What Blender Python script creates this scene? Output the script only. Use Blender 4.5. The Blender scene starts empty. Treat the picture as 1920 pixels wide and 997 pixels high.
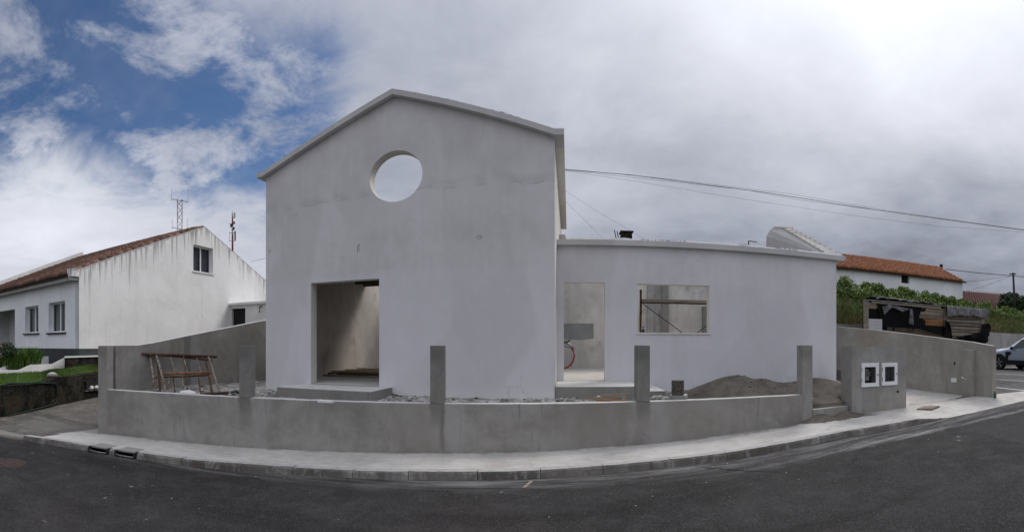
import bpy, bmesh, math, random
import numpy as np
from mathutils import Vector, Matrix, noise as mnoise
from mathutils.geometry import tessellate_polygon
random.seed(7); RNG = np.random.default_rng(7)
R = math.radians
SC = bpy.context.scene
COL = SC.collection
# ------------------------------------------------------------------ camera (a cylindrical panorama, as the photograph is)
F, HOR, CX, E = 900.0, 648.0, 960.0, 1.75
cam_d = bpy.data.cameras.new('camera'); cam = bpy.data.objects.new('camera', cam_d); COL.objects.link(cam)
cam.location = (0, 0, E); cam.rotation_euler = (R(90), 0, 0)
cam_d.type = 'PANO'; cam_d.panorama_type = 'CENTRAL_CYLINDRICAL'
cam_d.central_cylindrical_radius = 1.0
cam_d.central_cylindrical_range_u_min = -CX / F; cam_d.central_cylindrical_range_u_max = CX / F
cam_d.central_cylindrical_range_v_min = -(997 - HOR) / F; cam_d.central_cylindrical_range_v_max = HOR / F
cam_d.clip_start = 0.05; cam_d.clip_end = 3000
SC.camera = cam
# ------------------------------------------------------------------ view, sun, sky
SC.view_settings.view_transform = 'Standard'; SC.view_settings.look = 'None'
SC.view_settings.exposure = 0.31; SC.view_settings.gamma = 1.0; SC.view_settings.use_curve_mapping = False
SUN_AZ, SUN_EL = 0.80, R(47)
sd = bpy.data.lights.new('sun', 'SUN'); sd.energy = 1.2; sd.angle = R(22); sd.color = (1.0, 0.945, 0.87)
sun = bpy.data.objects.new('sun', sd); COL.objects.link(sun)
sdir = Vector((math.sin(SUN_AZ) * math.cos(SUN_EL), math.cos(SUN_AZ) * math.cos(SUN_EL), math.sin(SUN_EL)))
sun.rotation_euler = sdir.to_track_quat('Z', 'Y').to_euler()

class NT:
    """small helper to write node trees"""
    def __init__(s, tree): s.t = tree; s.n = tree.nodes; s.l = tree.links
    def new(s, typ, ins=None, **props):
        nd = s.n.new(typ)
        for k, v in props.items(): setattr(nd, k, v)
        for k, v in (ins or {}).items():
            if isinstance(v, bpy.types.NodeSocket): s.l.new(v, nd.inputs[k])
            else: nd.inputs[k].default_value = v
        return nd
    def math(s, op, a, b=0.0, c=0.0, clamp=False):
        nd = s.n.new('ShaderNodeMath'); nd.operation = op; nd.use_clamp = clamp
        for i, v in enumerate((a, b, c)):
            if isinstance(v, bpy.types.NodeSocket): s.l.new(v, nd.inputs[i])
            else: nd.inputs[i].default_value = v
        return nd.outputs[0]
    def noise(s, vec, scale, detail=4, rough=0.55, dist=0.0, out=0):
        nd = s.new('ShaderNodeTexNoise', {'Scale': scale, 'Detail': detail, 'Roughness': rough, 'Distortion': dist})
        if vec is not None: s.l.new(vec, nd.inputs['Vector'])
        return nd.outputs[out]
    def ramp(s, fac, a, b, lo=0.0, hi=1.0, smooth=True):
        nd = s.n.new('ShaderNodeMapRange'); nd.interpolation_type = 'SMOOTHSTEP' if smooth else 'LINEAR'
        for k, v in (('From Min', a), ('From Max', b), ('To Min', lo), ('To Max', hi)): nd.inputs[k].default_value = v
        if isinstance(fac, bpy.types.NodeSocket): s.l.new(fac, nd.inputs['Value'])
        return nd.outputs[0]
    def mix(s, fac, a, b, mode='MIX'):
        nd = s.n.new('ShaderNodeMix'); nd.data_type = 'RGBA'; nd.blend_type = mode
        for i, v in ((0, fac), (6, a), (7, b)):
            if isinstance(v, bpy.types.NodeSocket): s.l.new(v, nd.inputs[i])
            elif i == 0: nd.inputs[0].default_value = v
            else: nd.inputs[i].default_value = (*v[:3], 1)
        return nd.outputs[2]
    def mapping(s, vec, scale=(1, 1, 1), loc=(0, 0, 0), rot=(0, 0, 0)):
        nd = s.new('ShaderNodeMapping', {'Scale': scale, 'Location': loc, 'Rotation': rot}); s.l.new(vec, nd.inputs['Vector'])
        return nd.outputs[0]

W = bpy.data.worlds.new('World'); SC.world = W; W.use_nodes = True
W.node_tree.nodes.clear(); w = NT(W.node_tree)
sky = w.new('ShaderNodeTexSky', sky_type='NISHITA', sun_disc=False, sun_elevation=SUN_EL, sun_rotation=SUN_AZ, air_density=1.0, dust_density=0.6, ozone_density=2.0)
gen = w.new('ShaderNodeTexCoord').outputs['Generated']
sep = w.new('ShaderNodeSeparateXYZ', {0: gen}).outputs
dx, dy, dz = sep[0], sep[1], sep[2]
# clouds on a flat layer high above: perspective towards the horizon
zc = w.math('MAXIMUM', dz, 0.02)
zc2 = w.math('ADD', zc, 0.20)
cl = w.new('ShaderNodeCombineXYZ', {0: w.math('DIVIDE', dx, zc2), 1: w.math('DIVIDE', dy, zc2), 2: 0.0}).outputs[0]
az = w.math('ARCTAN2', dx, dy)                                   # azimuth, 0 = +Y
el = w.math('DIVIDE', dz, w.math('SQRT', w.math('MAXIMUM', w.math('SUBTRACT', 1.0, w.math('MULTIPLY', dz, dz)), 1e-4)))
def blob(a0, e0, wa, we, tilt=0.0):
    da = w.math('SUBTRACT', az, a0); de = w.math('SUBTRACT', el, e0)
    if tilt: de = w.math('SUBTRACT', de, w.math('MULTIPLY', da, tilt))
    q = w.math('ADD', w.math('POWER', w.math('ABSOLUTE', w.math('DIVIDE', da, wa)), 2.0), w.math('POWER', w.math('ABSOLUTE', w.math('DIVIDE', de, we)), 2.0))
    return w.math('SUBTRACT', 1.0, q)
n1 = w.noise(w.mapping(cl, (1, 1, 1), (3.1, 1.7, 0)), 1.1, 7, 0.60, 0.35)
n2 = w.noise(w.mapping(cl, (1, 1, 1), (9.3, 4.2, 0)), 3.4, 8, 0.62, 0.3)
n3 = w.noise(w.mapping(cl, (1, 1, 1), (1.3, 7.7, 2.0)), 0.55, 5, 0.5, 0.2)
# the break in the cloud deck, upper left: open above a flat-topped bank, closed by the deck coming from the right
f1 = w.math('DIVIDE', w.math('SUBTRACT', el, w.math('SUBTRACT', 0.185, w.math('MULTIPLY', az, 0.17))), 0.09)
f2 = w.math('DIVIDE', w.math('SUBTRACT', w.math('SUBTRACT', 0.455, w.math('MULTIPLY', az, 0.52)), el), 0.13)
f3 = w.math('DIVIDE', w.math('ADD', az, 1.9), 0.3)
f4 = w.math('DIVIDE', w.math('SUBTRACT', -0.335, az), 0.11)
gap = w.math('MINIMUM', w.math('MINIMUM', f1, f2), w.math('MINIMUM', f3, f4))
nE = w.noise(w.mapping(cl, (1, 1, 1), (2.2, 0.4, 0)), 2.6, 8, 0.62, 0.4)
gap = w.math('ADD', gap, w.math('MULTIPLY', w.math('SUBTRACT', nE, 0.5), 3.3))
gap = w.ramp(gap, -0.5, 1.1)
n4 = w.noise(w.mapping(cl, (1, 1, 1), (0.7, 5.1, 0)), 2.9, 9, 0.66, 0.25)
puff = w.ramp(w.math('ADD', w.math('MULTIPLY', n4, 0.8), w.math('MULTIPLY', n2, 0.2)), 0.44, 0.62, 0.0, 0.88)
haze_ = w.math('MULTIPLY', w.ramp(n2, 0.35, 0.75), 0.14)
mask = w.math('MAXIMUM', w.math('SUBTRACT', 1.0, gap), w.math('MAXIMUM', puff, haze_))
# cloud brightness
glow = w.math('ADD', w.math('MULTIPLY', dx, sdir.x), w.math('ADD', w.math('MULTIPLY', dy, sdir.y), w.math('MULTIPLY', dz, sdir.z)))
glow = w.math('MAXIMUM', glow, 0.0)
g1 = w.math('POWER', glow, 14.0); g2 = w.math('POWER', glow, 3.0)
b = w.math('ADD', 0.44, w.math('MULTIPLY', w.math('SUBTRACT', n1, 0.5), 0.42))
b = w.math('ADD', b, w.math('MULTIPLY', w.math('SUBTRACT', n3, 0.5), 0.50))
b = w.math('ADD', b, w.math('MULTIPLY', w.math('SUBTRACT', n2, 0.5), 0.24))
low = w.ramp(el, 0.02, 0.45, 0.0, 1.0)                          # the deck is greyer towards the horizon on the right
right = w.ramp(az, -0.35, 0.55)
b = w.math('SUBTRACT', b, w.math('MULTIPLY', w.math('MULTIPLY', w.math('SUBTRACT', 1.0, low), right), 0.20))
leftlow = w.math('MAXIMUM', blob(-0.95, 0.22, 0.75, 0.26), 0.0)
b = w.math('ADD', b, w.math('MULTIPLY', leftlow, 0.33))
b = w.math('ADD', b, w.math('ADD', w.math('MULTIPLY', g1, 0.62), w.math('MULTIPLY', g2, 0.12)))
ccol = w.mix(w.ramp(b, 0.25, 0.80), (0.885, 0.945, 1.15), (0.955, 0.985, 1.09))
b = w.math('MULTIPLY', b, w.ramp(dz, 0.35, 1.0, 1.0, 1.45))      # overcast: brighter overhead than at the horizon
b = w.math('MULTIPLY', b, w.ramp(dy, 0.35, -0.55, 0.80, 1.18))          # unseen deck behind the camera brightened to light the facades, as front-lit cloud
ccol = w.mix(w.ramp(dy, 0.15, -0.45), ccol, w.mix(1.0, ccol, (1.025, 1.0, 0.935), 'MULTIPLY'))  # that unseen side is warmed too, taking blue off the faces it lights
bgS = w.new('ShaderNodeBackground', {'Color': w.mix(1.0, sky.outputs[0], (0.66, 0.84, 1.06), 'MULTIPLY'), 'Strength': 0.064})
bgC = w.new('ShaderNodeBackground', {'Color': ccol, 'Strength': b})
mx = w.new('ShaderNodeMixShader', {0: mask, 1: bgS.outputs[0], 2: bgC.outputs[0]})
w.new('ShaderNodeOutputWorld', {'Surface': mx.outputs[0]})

# ------------------------------------------------------------------ place: where a bearing / height lies
def az_(px): return (px - CX) / F
def at(px, r, y=None, z=None):
    a = az_(px); p = [r * math.sin(a), r * math.cos(a), 0.0]
    if y is not None: p[2] = E + r * (HOR - y) / F
    elif z is not None: p[2] = z
    return Vector(p)
DX = [-40, -9.3, -7.44, -4.5, -3, -1.3, .33, 2.03, 3, 4, 5, 6.2, 7.5, 9.8, 12, 60]
DD = [2.2, 1.90, 1.81, 1.76, 1.71, 1.668, 1.635, 1.574, 1.54, 1.474, 1.40, 1.37, 1.32, 1.25, 1.22, 1.15]
def depth(x): return float(np.interp(x, DX, DD))
def wall_y(x): return 7.42 - 0.0125 * (x - 1) ** 2
class Line:
    """a vertical plane in plan: origin o, unit direction e; s runs along it"""
    def __init__(s, o, e): s.o = Vector(o[:2]); s.e = Vector(e[:2]).normalized()
    def s_at(s, px):
        a = az_(px); d = Vector((math.sin(a), math.cos(a)))
        den = d.x * s.e.y - d.y * s.e.x
        t = (s.o.x * s.e.y - s.o.y * s.e.x) / den
        p = d * t
        return (p - s.o).dot(s.e), t
    def z_at(s, px, y): return E + s.s_at(px)[1] * (HOR - y) / F
    def sz(s, px, y): q = s.s_at(px); return (q[0], E + q[1] * (HOR - y) / F)
    def frame(s):   # local x = along, y = into the building (away from camera side), z up
        e = s.e; return Matrix(((e.x, -e.y, 0, s.o.x), (e.y, e.x, 0, s.o.y), (0, 0, 1, 0), (0, 0, 0, 1)))

# ------------------------------------------------------------------ materials
MATS = {}
def base_mat(name, rough=0.85, spec=0.3):
    m = bpy.data.materials.new(name); m.use_nodes = True; m.node_tree.nodes.clear(); t = NT(m.node_tree)
    bs = t.new('ShaderNodeBsdfPrincipled', {'Roughness': rough, 'Specular IOR Level': spec})
    t.new('ShaderNodeOutputMaterial', {'Surface': bs.outputs[0]})
    co = t.new('ShaderNodeTexCoord').outputs['Object']
    MATS[name] = m
    return m, t, bs, co
def bump(t, bs, h, strength=0.3, dist=0.01):
    bp = t.new('ShaderNodeBump', {'Strength': strength, 'Distance': dist, 'Height': h}); t.l.new(bp.outputs[0], bs.inputs['Normal'])
def simple(name, col, rough=0.7, var=0.15, scale=8.0, metal=0.0, spec=0.3, bmp=0.15, col2=None, bd=0.005):
    m, t, bs, co = base_mat(name, rough, spec)
    n = t.noise(co, scale, 5, 0.6)
    c2 = col2 or tuple(c * (1 - var) for c in col)
    c1 = col if col2 else tuple(c * (1 + var) for c in col)
    t.l.new(t.mix(t.ramp(n, 0.35, 0.65), c2, c1), bs.inputs['Base Color'])
    bs.inputs['Metallic'].default_value = metal
    if bmp: bump(t, bs, t.noise(co, scale * 4, 4, 0.6), bmp, bd)
    return m
def plaster(name, c_lo, c_hi, warm, joint=None, bdist=0.006, big=0.6, streak=0.06, rough=0.9, dirt=0.0, basez=None):
    """troweled render: broad cloudy tone, faint vertical drag, fine grain"""
    m, t, bs, co = base_mat(name, rough, 0.2)
    n_big = t.noise(co, big, 5, 0.6, 0.4); n_mid = t.noise(co, 3.0, 6, 0.62, 0.3)
    drag = t.noise(t.mapping(co, (7, 7, 0.7)), 1.0, 4, 0.6)
    v = t.math('ADD', t.math('MULTIPLY', n_big, 0.6), t.math('ADD', t.math('MULTIPLY', n_mid, 0.3), t.math('MULTIPLY', drag, streak * 3)))
    v = t.ramp(v, 0.38, 0.66)
    c = t.mix(v, c_lo, c_hi)
    c = t.mix(t.math('MULTIPLY', t.ramp(t.noise(t.mapping(co, (1, 1, 1), (5, 3, 1)), 0.45, 4, 0.6), 0.5, 0.72), 0.55), c, warm)
    z = t.new('ShaderNodeSeparateXYZ', {0: co}).outputs[2]
    if joint:
        for (jz, col, k, wd) in joint:
            wob = t.math('ADD', z, t.math('MULTIPLY', t.math('SUBTRACT', t.noise(co, 1.3, 5, 0.65), 0.5), 0.35))
            if wd > 0:    # thin seam
                dd = t.math('ABSOLUTE', t.math('SUBTRACT', wob, jz))
                f = t.math('MULTIPLY', t.ramp(dd, wd, 0.0), t.math('MULTIPLY', t.ramp(t.noise(co, 2.2, 4), 0.42, 0.6), k))
            else:         # another coat below this height
                f = t.math('MULTIPLY', t.ramp(wob, jz + 0.10, jz - 0.10), k)
            c = t.mix(f, c, col)
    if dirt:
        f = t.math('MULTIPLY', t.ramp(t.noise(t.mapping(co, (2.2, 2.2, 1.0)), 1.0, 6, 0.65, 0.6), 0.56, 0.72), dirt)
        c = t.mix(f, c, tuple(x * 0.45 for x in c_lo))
    vz = t.new('ShaderNodeTexVoronoi', {'Scale': 1.0, 'Smoothness': 0.25, 'Vector': t.mapping(t.mix(0.06, co, t.noise(co, 2.0, 3, 0.6, out=1), 'ADD'), (1.1, 1.1, 0.55), rot=(0, 0.25, 0))}, feature='SMOOTH_F1')
    sw_ = t.new('ShaderNodeSeparateXYZ', {0: vz.outputs['Color']}).outputs[0]
    c = t.mix(t.math('MULTIPLY', t.ramp(sw_, 0.2, 0.8), 0.30), c, tuple(x * 0.84 for x in c_lo))
    arc = t.noise(t.mapping(co, (9, 9, 2.2), rot=(0, 0.6, 0)), 1.0, 5, 0.7, 0.8)
    c = t.mix(t.math('MULTIPLY', t.ramp(arc, 0.58, 0.70), 0.22), c, tuple(min(1, x * 1.22) for x in c_hi))
    cr = t.new('ShaderNodeTexVoronoi', {'Scale': 0.55, 'Vector': t.mix(0.35, co, t.noise(co, 2.6, 6, 0.75, out=1), 'ADD')}, feature='DISTANCE_TO_EDGE').outputs[0]
    c = t.mix(t.math('MULTIPLY', t.ramp(cr, 0.006, 0.0), t.math('MULTIPLY', t.ramp(t.noise(co, 0.6, 2), 0.58, 0.68), 0.28)), c, tuple(x * 0.45 for x in c_lo))
    sp = t.ramp(t.noise(co, 26.0, 3, 0.5), 0.70, 0.78)
    c = t.mix(t.math('MULTIPLY', sp, 0.25), c, tuple(x * 0.5 for x in c_lo))
    t.l.new(c, bs.inputs['Base Color'])
    h = t.math('ADD', t.math('MULTIPLY', n_mid, 1.0), t.math('ADD', t.math('MULTIPLY', t.noise(co, 45, 4, 0.6), 0.25), t.math('MULTIPLY', drag, 0.4)))
    bump(t, bs, h, 0.45, bdist)
    return m
M = {}
M['render'] = plaster('render_plaster', (.57, .55, .565), (.68, .66, .68), (.65, .61, .58),
    joint=[(E + 1.42, (.69, .695, .73), 0.55, 0), (E + 2.95, (.38, .37, .37), 0.5, 0.030), (E + 3.02, (.43, .43, .44), 0.35, 0.14), (E - 0.84, (.74, .74, .73), 0.85, 0)])
M['render_annex'] = plaster('render_annex', (.62, .61, .635), (.71, .705, .74), (.55, .53, .51), joint=[(E + 1.1, (.62, .63, .68), 0.35, 0)])
M['wing'] = plaster('wing_plaster', (.38, .37, .37), (.47, .46, .465), (.42, .40, .38))
M['cornice'] = plaster('cornice_plaster', (.52, .515, .52), (.63, .62, .62), (.57, .55, .53), streak=0.02)
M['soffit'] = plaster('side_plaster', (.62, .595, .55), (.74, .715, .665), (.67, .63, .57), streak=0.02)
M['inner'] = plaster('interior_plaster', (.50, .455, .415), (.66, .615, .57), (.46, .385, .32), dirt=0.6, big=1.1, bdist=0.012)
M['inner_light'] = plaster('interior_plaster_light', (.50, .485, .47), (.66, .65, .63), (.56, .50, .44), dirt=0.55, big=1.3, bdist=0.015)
M['patch'] = simple('cement_patch', (.27, .28, .28), 0.9, 0.08, 6)
def concrete(name, lo, hi, dirt, k_dirt=0.5, top=None, warm=(.27, .25, .22), rough=0.85):
    m, t, bs, co = base_mat(name, rough, 0.25)
    n1 = t.noise(co, 0.9, 7, 0.62, 0.6); n2 = t.noise(co, 5.0, 6, 0.65, 0.2)
    drip = t.noise(t.mapping(co, (6.0, 6.0, 0.55)), 1.0, 5, 0.6, 0.3)
    v = t.math('ADD', t.math('MULTIPLY', n1, 0.62), t.math('ADD', t.math('MULTIPLY', n2, 0.25), t.math('MULTIPLY', drip, 0.13)))
    c = t.mix(t.ramp(v, 0.38, 0.62), lo, hi)
    c = t.mix(t.math('MULTIPLY', t.ramp(t.noise(t.mapping(co, (1, 1, 1), (2, 9, 4)), 0.55, 4, 0.6), 0.46, 0.66), 0.6), c, warm)
    st = t.math('MULTIPLY', t.ramp(drip, 0.56, 0.72), t.ramp(n1, 0.42, 0.6))
    c = t.mix(t.math('MULTIPLY', st, k_dirt), c, dirt)
    sp = t.ramp(t.noise(co, 18.0, 3, 0.5), 0.69, 0.76)
    c = t.mix(t.math('MULTIPLY', sp, 0.5), c, dirt)
    if name == 'cement_render':       # damp runs left below each post foot
        xs = t.new('ShaderNodeSeparateXYZ', {0: co}).outputs; acc = None
        for px_ in (-4.39, -1.155, 2.08):
            wob = t.math('MULTIPLY', t.math('SUBTRACT', t.noise(co, 4, 4, 0.6), 0.5), 0.16)
            dx_ = t.math('ABSOLUTE', t.math('ADD', t.math('SUBTRACT', xs[0], px_), wob))
            f_ = t.math('MULTIPLY', t.ramp(dx_, 0.15, 0.08), t.ramp(t.math('ADD', xs[2], wob), E - 1.42, E - 0.95))
            acc = f_ if acc is None else t.math('MAXIMUM', acc, f_)
            dl = t.math('ABSOLUTE', t.math('SUBTRACT', t.math('SUBTRACT', xs[0], px_), 0.30))
            c = t.mix(t.math('MULTIPLY', t.ramp(dl, 0.22, 0.02), 0.35), c, (.37, .37, .375))
        c = t.mix(t.math('MULTIPLY', acc, 0.6), c, (.13, .125, .115))
    if top is not None:   # upward faces take the top colour, slurry on the kerb stones
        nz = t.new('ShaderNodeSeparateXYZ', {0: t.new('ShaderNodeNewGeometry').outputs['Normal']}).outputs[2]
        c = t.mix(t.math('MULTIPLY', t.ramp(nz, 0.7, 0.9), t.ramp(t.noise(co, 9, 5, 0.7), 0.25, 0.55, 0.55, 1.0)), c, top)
    t.l.new(c, bs.inputs['Base Color'])
    bump(t, bs, t.math('ADD', n2, t.math('MULTIPLY', t.noise(co, 60, 4, 0.6), 0.35)), 0.45, 0.006)
    return m
STAINS = True
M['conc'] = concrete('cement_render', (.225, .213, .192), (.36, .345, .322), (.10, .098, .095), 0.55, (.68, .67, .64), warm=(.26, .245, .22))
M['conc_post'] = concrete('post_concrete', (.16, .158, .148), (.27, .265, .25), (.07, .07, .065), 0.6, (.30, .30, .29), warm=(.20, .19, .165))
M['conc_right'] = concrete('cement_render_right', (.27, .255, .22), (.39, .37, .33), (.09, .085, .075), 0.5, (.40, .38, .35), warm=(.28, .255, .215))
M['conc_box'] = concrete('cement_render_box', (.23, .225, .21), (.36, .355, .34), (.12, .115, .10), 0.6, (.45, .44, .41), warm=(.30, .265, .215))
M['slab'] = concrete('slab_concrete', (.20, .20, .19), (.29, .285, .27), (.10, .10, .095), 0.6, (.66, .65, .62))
m, t, bs, co = base_mat('mossy_wall', 0.97, 0.1)
n1 = t.noise(co, 2.2, 7, 0.7, 0.5); n2 = t.noise(co, 11, 6, 0.75)
c = t.mix(t.ramp(t.math('ADD', t.math('MULTIPLY', n1, .6), t.math('MULTIPLY', n2, .4)), 0.40, 0.62), (.007, .0065, .0055), (.048, .043, .034))
c = t.mix(t.math('MULTIPLY', t.ramp(t.noise(co, 7, 5, 0.75), 0.58, 0.68), .7), c, (.12, .12, .11))
c = t.mix(t.math('MULTIPLY', t.ramp(t.noise(co, 1.1, 4, 0.6), 0.55, 0.7), .5), c, (.05, .035, .018))
t.l.new(c, bs.inputs['Base Color']); bump(t, bs, t.math('ADD', n2, n1), 0.9, 0.03); M['oldwall'] = m
M['retain'] = concrete('retaining_concrete', (.30, .29, .29), (.42, .41, .40), (.13, .12, .11), 0.8)
M['whiteroof'] = concrete('roof_screed', (.30, .295, .28), (.46, .45, .43), (.20, .19, .18), 0.8, warm=(.5, .46, .40))
# sidewalk
m, t, bs, co = base_mat('sidewalk_concrete', 0.9, 0.2)
n1 = t.noise(co, 0.8, 6, 0.6, 0.5); n2 = t.noise(co, 6, 7, 0.7); brush = t.noise(t.mapping(co, (2.0, 14, 1), rot=(0, 0, 0.06)), 1.0, 5, 0.7)
v = t.math('ADD', t.math('MULTIPLY', n1, 0.45), t.math('ADD', t.math('MULTIPLY', n2, 0.25), t.math('MULTIPLY', brush, 0.3)))
c = t.mix(t.ramp(v, 0.36, 0.62), (.42, .40, .368), (.62, .598, .56))
c = t.mix(t.math('MULTIPLY', t.ramp(t.noise(co, 1.7, 5, 0.7), 0.58, 0.72), 0.5), c, (.40, .36, .33))
xs = t.new('ShaderNodeSeparateXYZ', {0: co}).outputs
shear = t.math('ADD', xs[0], t.math('MULTIPLY', xs[1], 0.10))
jf = t.math('ABSOLUTE', t.math('SUBTRACT', t.math('FRACT', t.math('DIVIDE', shear, 0.62)), 0.5))
jm = t.math('MULTIPLY', t.ramp(jf, 0.022, 0.0), t.math('MULTIPLY', t.ramp(t.noise(co, 2.5, 4), 0.40, 0.60), 0.35))
c = t.mix(jm, c, (.30, .29, .28))
# sand washed against the wall on the right
sx = t.ramp(xs[0], 2.6, 5.0)
wy = t.math('SUBTRACT', 7.42, t.math('MULTIPLY', t.math('POWER', t.math('ABSOLUTE', t.math('SUBTRACT', xs[0], 1.0)), 2.0), 0.0125))
dw = t.math('SUBTRACT', wy, xs[1])
edge = t.math('ADD', dw, t.math('MULTIPLY', t.math('SUBTRACT', t.noise(co, 3.0, 6, 0.7), 0.5), 0.55))
sx = t.math('MULTIPLY', sx, t.math('MULTIPLY', t.ramp(xs[0], 6.9, 6.3), t.ramp(dw, -0.75, -0.45)))
sm = t.math('MULTIPLY', t.ramp(edge, 0.26, 0.10), sx)
sm = t.math('MAXIMUM', sm, t.math('MULTIPLY', t.math('MULTIPLY', t.ramp(edge, 0.12, -0.02), t.ramp(xs[0], 5.6, 5.2)), 0.6))
c = t.mix(sm, c, (.19, .175, .16))
t.l.new(c, bs.inputs['Base Color']); bump(t, bs, t.math('ADD', n2, brush), 0.4, 0.006); M['walk'] = m
# asphalt
def asphalt(name, lo, hi, dusty=True, pale=(.24, .235, .23)):
    m, t, bs, co = base_mat(name, 0.9, 0.15)
    g = t.noise(co, 55, 4, 0.75); n1 = t.noise(co, 0.5, 6, 0.65, 0.6); n2 = t.noise(co, 3.0, 6, 0.7)
    c = t.mix(t.ramp(n1, 0.35, 0.65), lo, hi)
    c = t.mix(t.ramp(g, 0.48, 0.72, 0.0, 0.8), c, tuple(x * 2.6 for x in hi))
    c = t.mix(t.math('MULTIPLY', t.ramp(n2, 0.45, 0.68), 0.5), c, tuple(x * 1.9 for x in hi))
    c = t.mix(t.math('MULTIPLY', t.ramp(t.noise(t.mapping(co, (1, 1, 1), (4, 2, 0)), 0.35, 4), 0.5, 0.7), 0.5), c, (hi[0] * 1.25, hi[1] * 1.05, hi[2] * 0.95))
    # tyre-smoothed long patches
    c = t.mix(t.math('MULTIPLY', t.ramp(t.noise(t.mapping(co, (0.25, 1.6, 1)), 1.0, 4, 0.6), 0.5, 0.68), 0.5), c, tuple(x * 0.62 for x in lo))
    if dusty:
        xs = t.new('ShaderNodeSeparateXYZ', {0: co}).outputs
        x = xs[0]
        yk = t.math('SUBTRACT', 6.2, t.math('MULTIPLY', t.math('POWER', t.math('ABSOLUTE', t.math('SUBTRACT', x, 0.0)), 2.0), 0.0085))
        d = t.math('ADD', t.math('SUBTRACT', yk, xs[1]), t.math('MULTIPLY', t.math('SUBTRACT', t.noise(t.mapping(co, (0.6, 2, 1)), 1.6, 6, 0.7), 0.5), 0.5))
        streak = t.noise(t.mapping(co, (0.8, 9, 1)), 1.0, 6, 0.72)
        f = t.math('MULTIPLY', t.ramp(d, 0.62, 0.0), t.ramp(streak, 0.36, 0.66))
        c = t.mix(t.math('MULTIPLY', f, 0.85), c, pale)
        # pale slurry tracks further right
        tr = t.math('ABSOLUTE', t.math('SUBTRACT', t.math('SUBTRACT', yk, xs[1]), 0.55))
        tr = t.math('ADD', tr, t.math('MULTIPLY', t.math('SUBTRACT', t.noise(co, 2.2, 6, 0.7), 0.5), 0.5))
        f2 = t.math('MULTIPLY', t.math('MULTIPLY', t.ramp(tr, 0.20, 0.0), t.ramp(x, 1.5, 6.0)), t.ramp(streak, 0.34, 0.6))
        c = t.mix(t.math('MULTIPLY', f2, 0.8), c, (.30, .30, .295))
        sp = t.ramp(t.noise(co, 5.5, 3, 0.5), 0.735, 0.76)
        c = t.mix(t.math('MULTIPLY', sp, 0.55), c, (.26, .26, .25))
        wp = t.mix(0.30, co, t.noise(co, 1.4, 6, 0.75, out=1), 'ADD')
        vn = t.new('ShaderNodeTexVoronoi', {'Scale': 0.28, 'Vector': wp}, feature='DISTANCE_TO_EDGE').outputs[0]
        cm = t.math('MULTIPLY', t.ramp(vn, 0.010, 0.002), t.ramp(t.noise(co, 0.4, 2), 0.48, 0.60))
        c = t.mix(t.math('MULTIPLY', cm, 0.85), c, (.008, .008, .008))
        vp = t.new('ShaderNodeTexVoronoi', {'Scale': 0.16, 'Vector': t.mapping(wp, (1, 1.6, 1))}).outputs['Color']
        c = t.mix(t.math('MULTIPLY', t.ramp(t.new('ShaderNodeSeparateXYZ', {0: vp}).outputs[0], 0.60, 0.62), 0.35), c, tuple(x * 1.8 for x in hi))
    ag = t.new('ShaderNodeTexVoronoi', {'Scale': 75.0, 'Vector': co}).outputs['Color']
    c = t.mix(t.ramp(t.new('ShaderNodeSeparateXYZ', {0: ag}).outputs[1], 0.78, 0.95, 0.0, 0.34), c, tuple(x * 3.0 for x in hi))
    t.l.new(c, bs.inputs['Base Color'])
    t.l.new(t.ramp(g, 0.3, 0.7, 1.0, 0.8), bs.inputs['Roughness'])
    bump(t, bs, t.math('ADD', g, t.math('MULTIPLY', n2, 0.3)), 0.5, 0.006)
    return m
M['road'] = asphalt('asphalt', (.019, .0182, .0185), (.032, .0302, .030))
M['lot'] = asphalt('asphalt_lot', (.060, .058, .058), (.095, .092, .09), False)
M['drive_old'] = asphalt('worn_concrete_drive', (.060, .056, .050), (.13, .122, .11), False)
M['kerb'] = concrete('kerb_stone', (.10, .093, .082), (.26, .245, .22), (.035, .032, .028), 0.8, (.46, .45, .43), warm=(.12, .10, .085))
_kt = NT(M['kerb'].node_tree); _b = [n for n in _kt.n if n.type == 'BSDF_PRINCIPLED'][0]; _src = _b.inputs['Base Color'].links[0].from_socket
_co = _kt.new('ShaderNodeTexCoord').outputs['Object']; _sl = _kt.ramp(_kt.noise(_kt.mapping(_co, (3, 3, 1.2)), 1.6, 7, 0.75, 0.5), 0.50, 0.62)
_kt.l.new(_kt.mix(_kt.math('MULTIPLY', _sl, 0.6), _src, (.37, .355, .33)), _b.inputs['Base Color'])
M['kerb_pale'] = concrete('kerb_pale', (.20, .18, .16), (.30, .275, .25), (.08, .075, .07), 0.6, (.24, .22, .20))
M['paint'] = simple('road_paint', (.62, .62, .60), 0.7, 0.12, 12)
# sand
m, t, bs, co = base_mat('sand', 0.95, 0.1)
n1 = t.noise(co, 1.8, 6, 0.65, 0.4); n2 = t.noise(co, 40, 4, 0.7)
c = t.mix(t.ramp(n1, 0.36, 0.62), (.080, .070, .060), (.155, .136, .115))
c = t.mix(t.ramp(n2, 0.35, 0.7, 0.0, 0.5), c, (.21, .19, .165))
t.l.new(c, bs.inputs['Base Color']); bump(t, bs, t.math('ADD', n2, t.math('MULTIPLY', n1, 2)), 0.8, 0.015); M['sand'] = m
M['rubble'] = simple('site_rubble', (.50, .49, .46), 0.95, 0, 3.5, col2=(.16, .15, .135), bmp=0.9, bd=0.03)
M['rub_pale'] = simple('rubble_pale', (.55, .54, .52), 0.95, 0, 9, col2=(.30, .29, .27), bmp=0.6)
M['rub_dark'] = simple('rubble_dark', (.12, .10, .085), 0.95, 0.3, 9, bmp=0.6)
M['rust'] = simple('rusty_steel', (.15, .072, .040), 0.85, 0, 9, col2=(.045, .030, .022), bmp=0.5)
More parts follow.
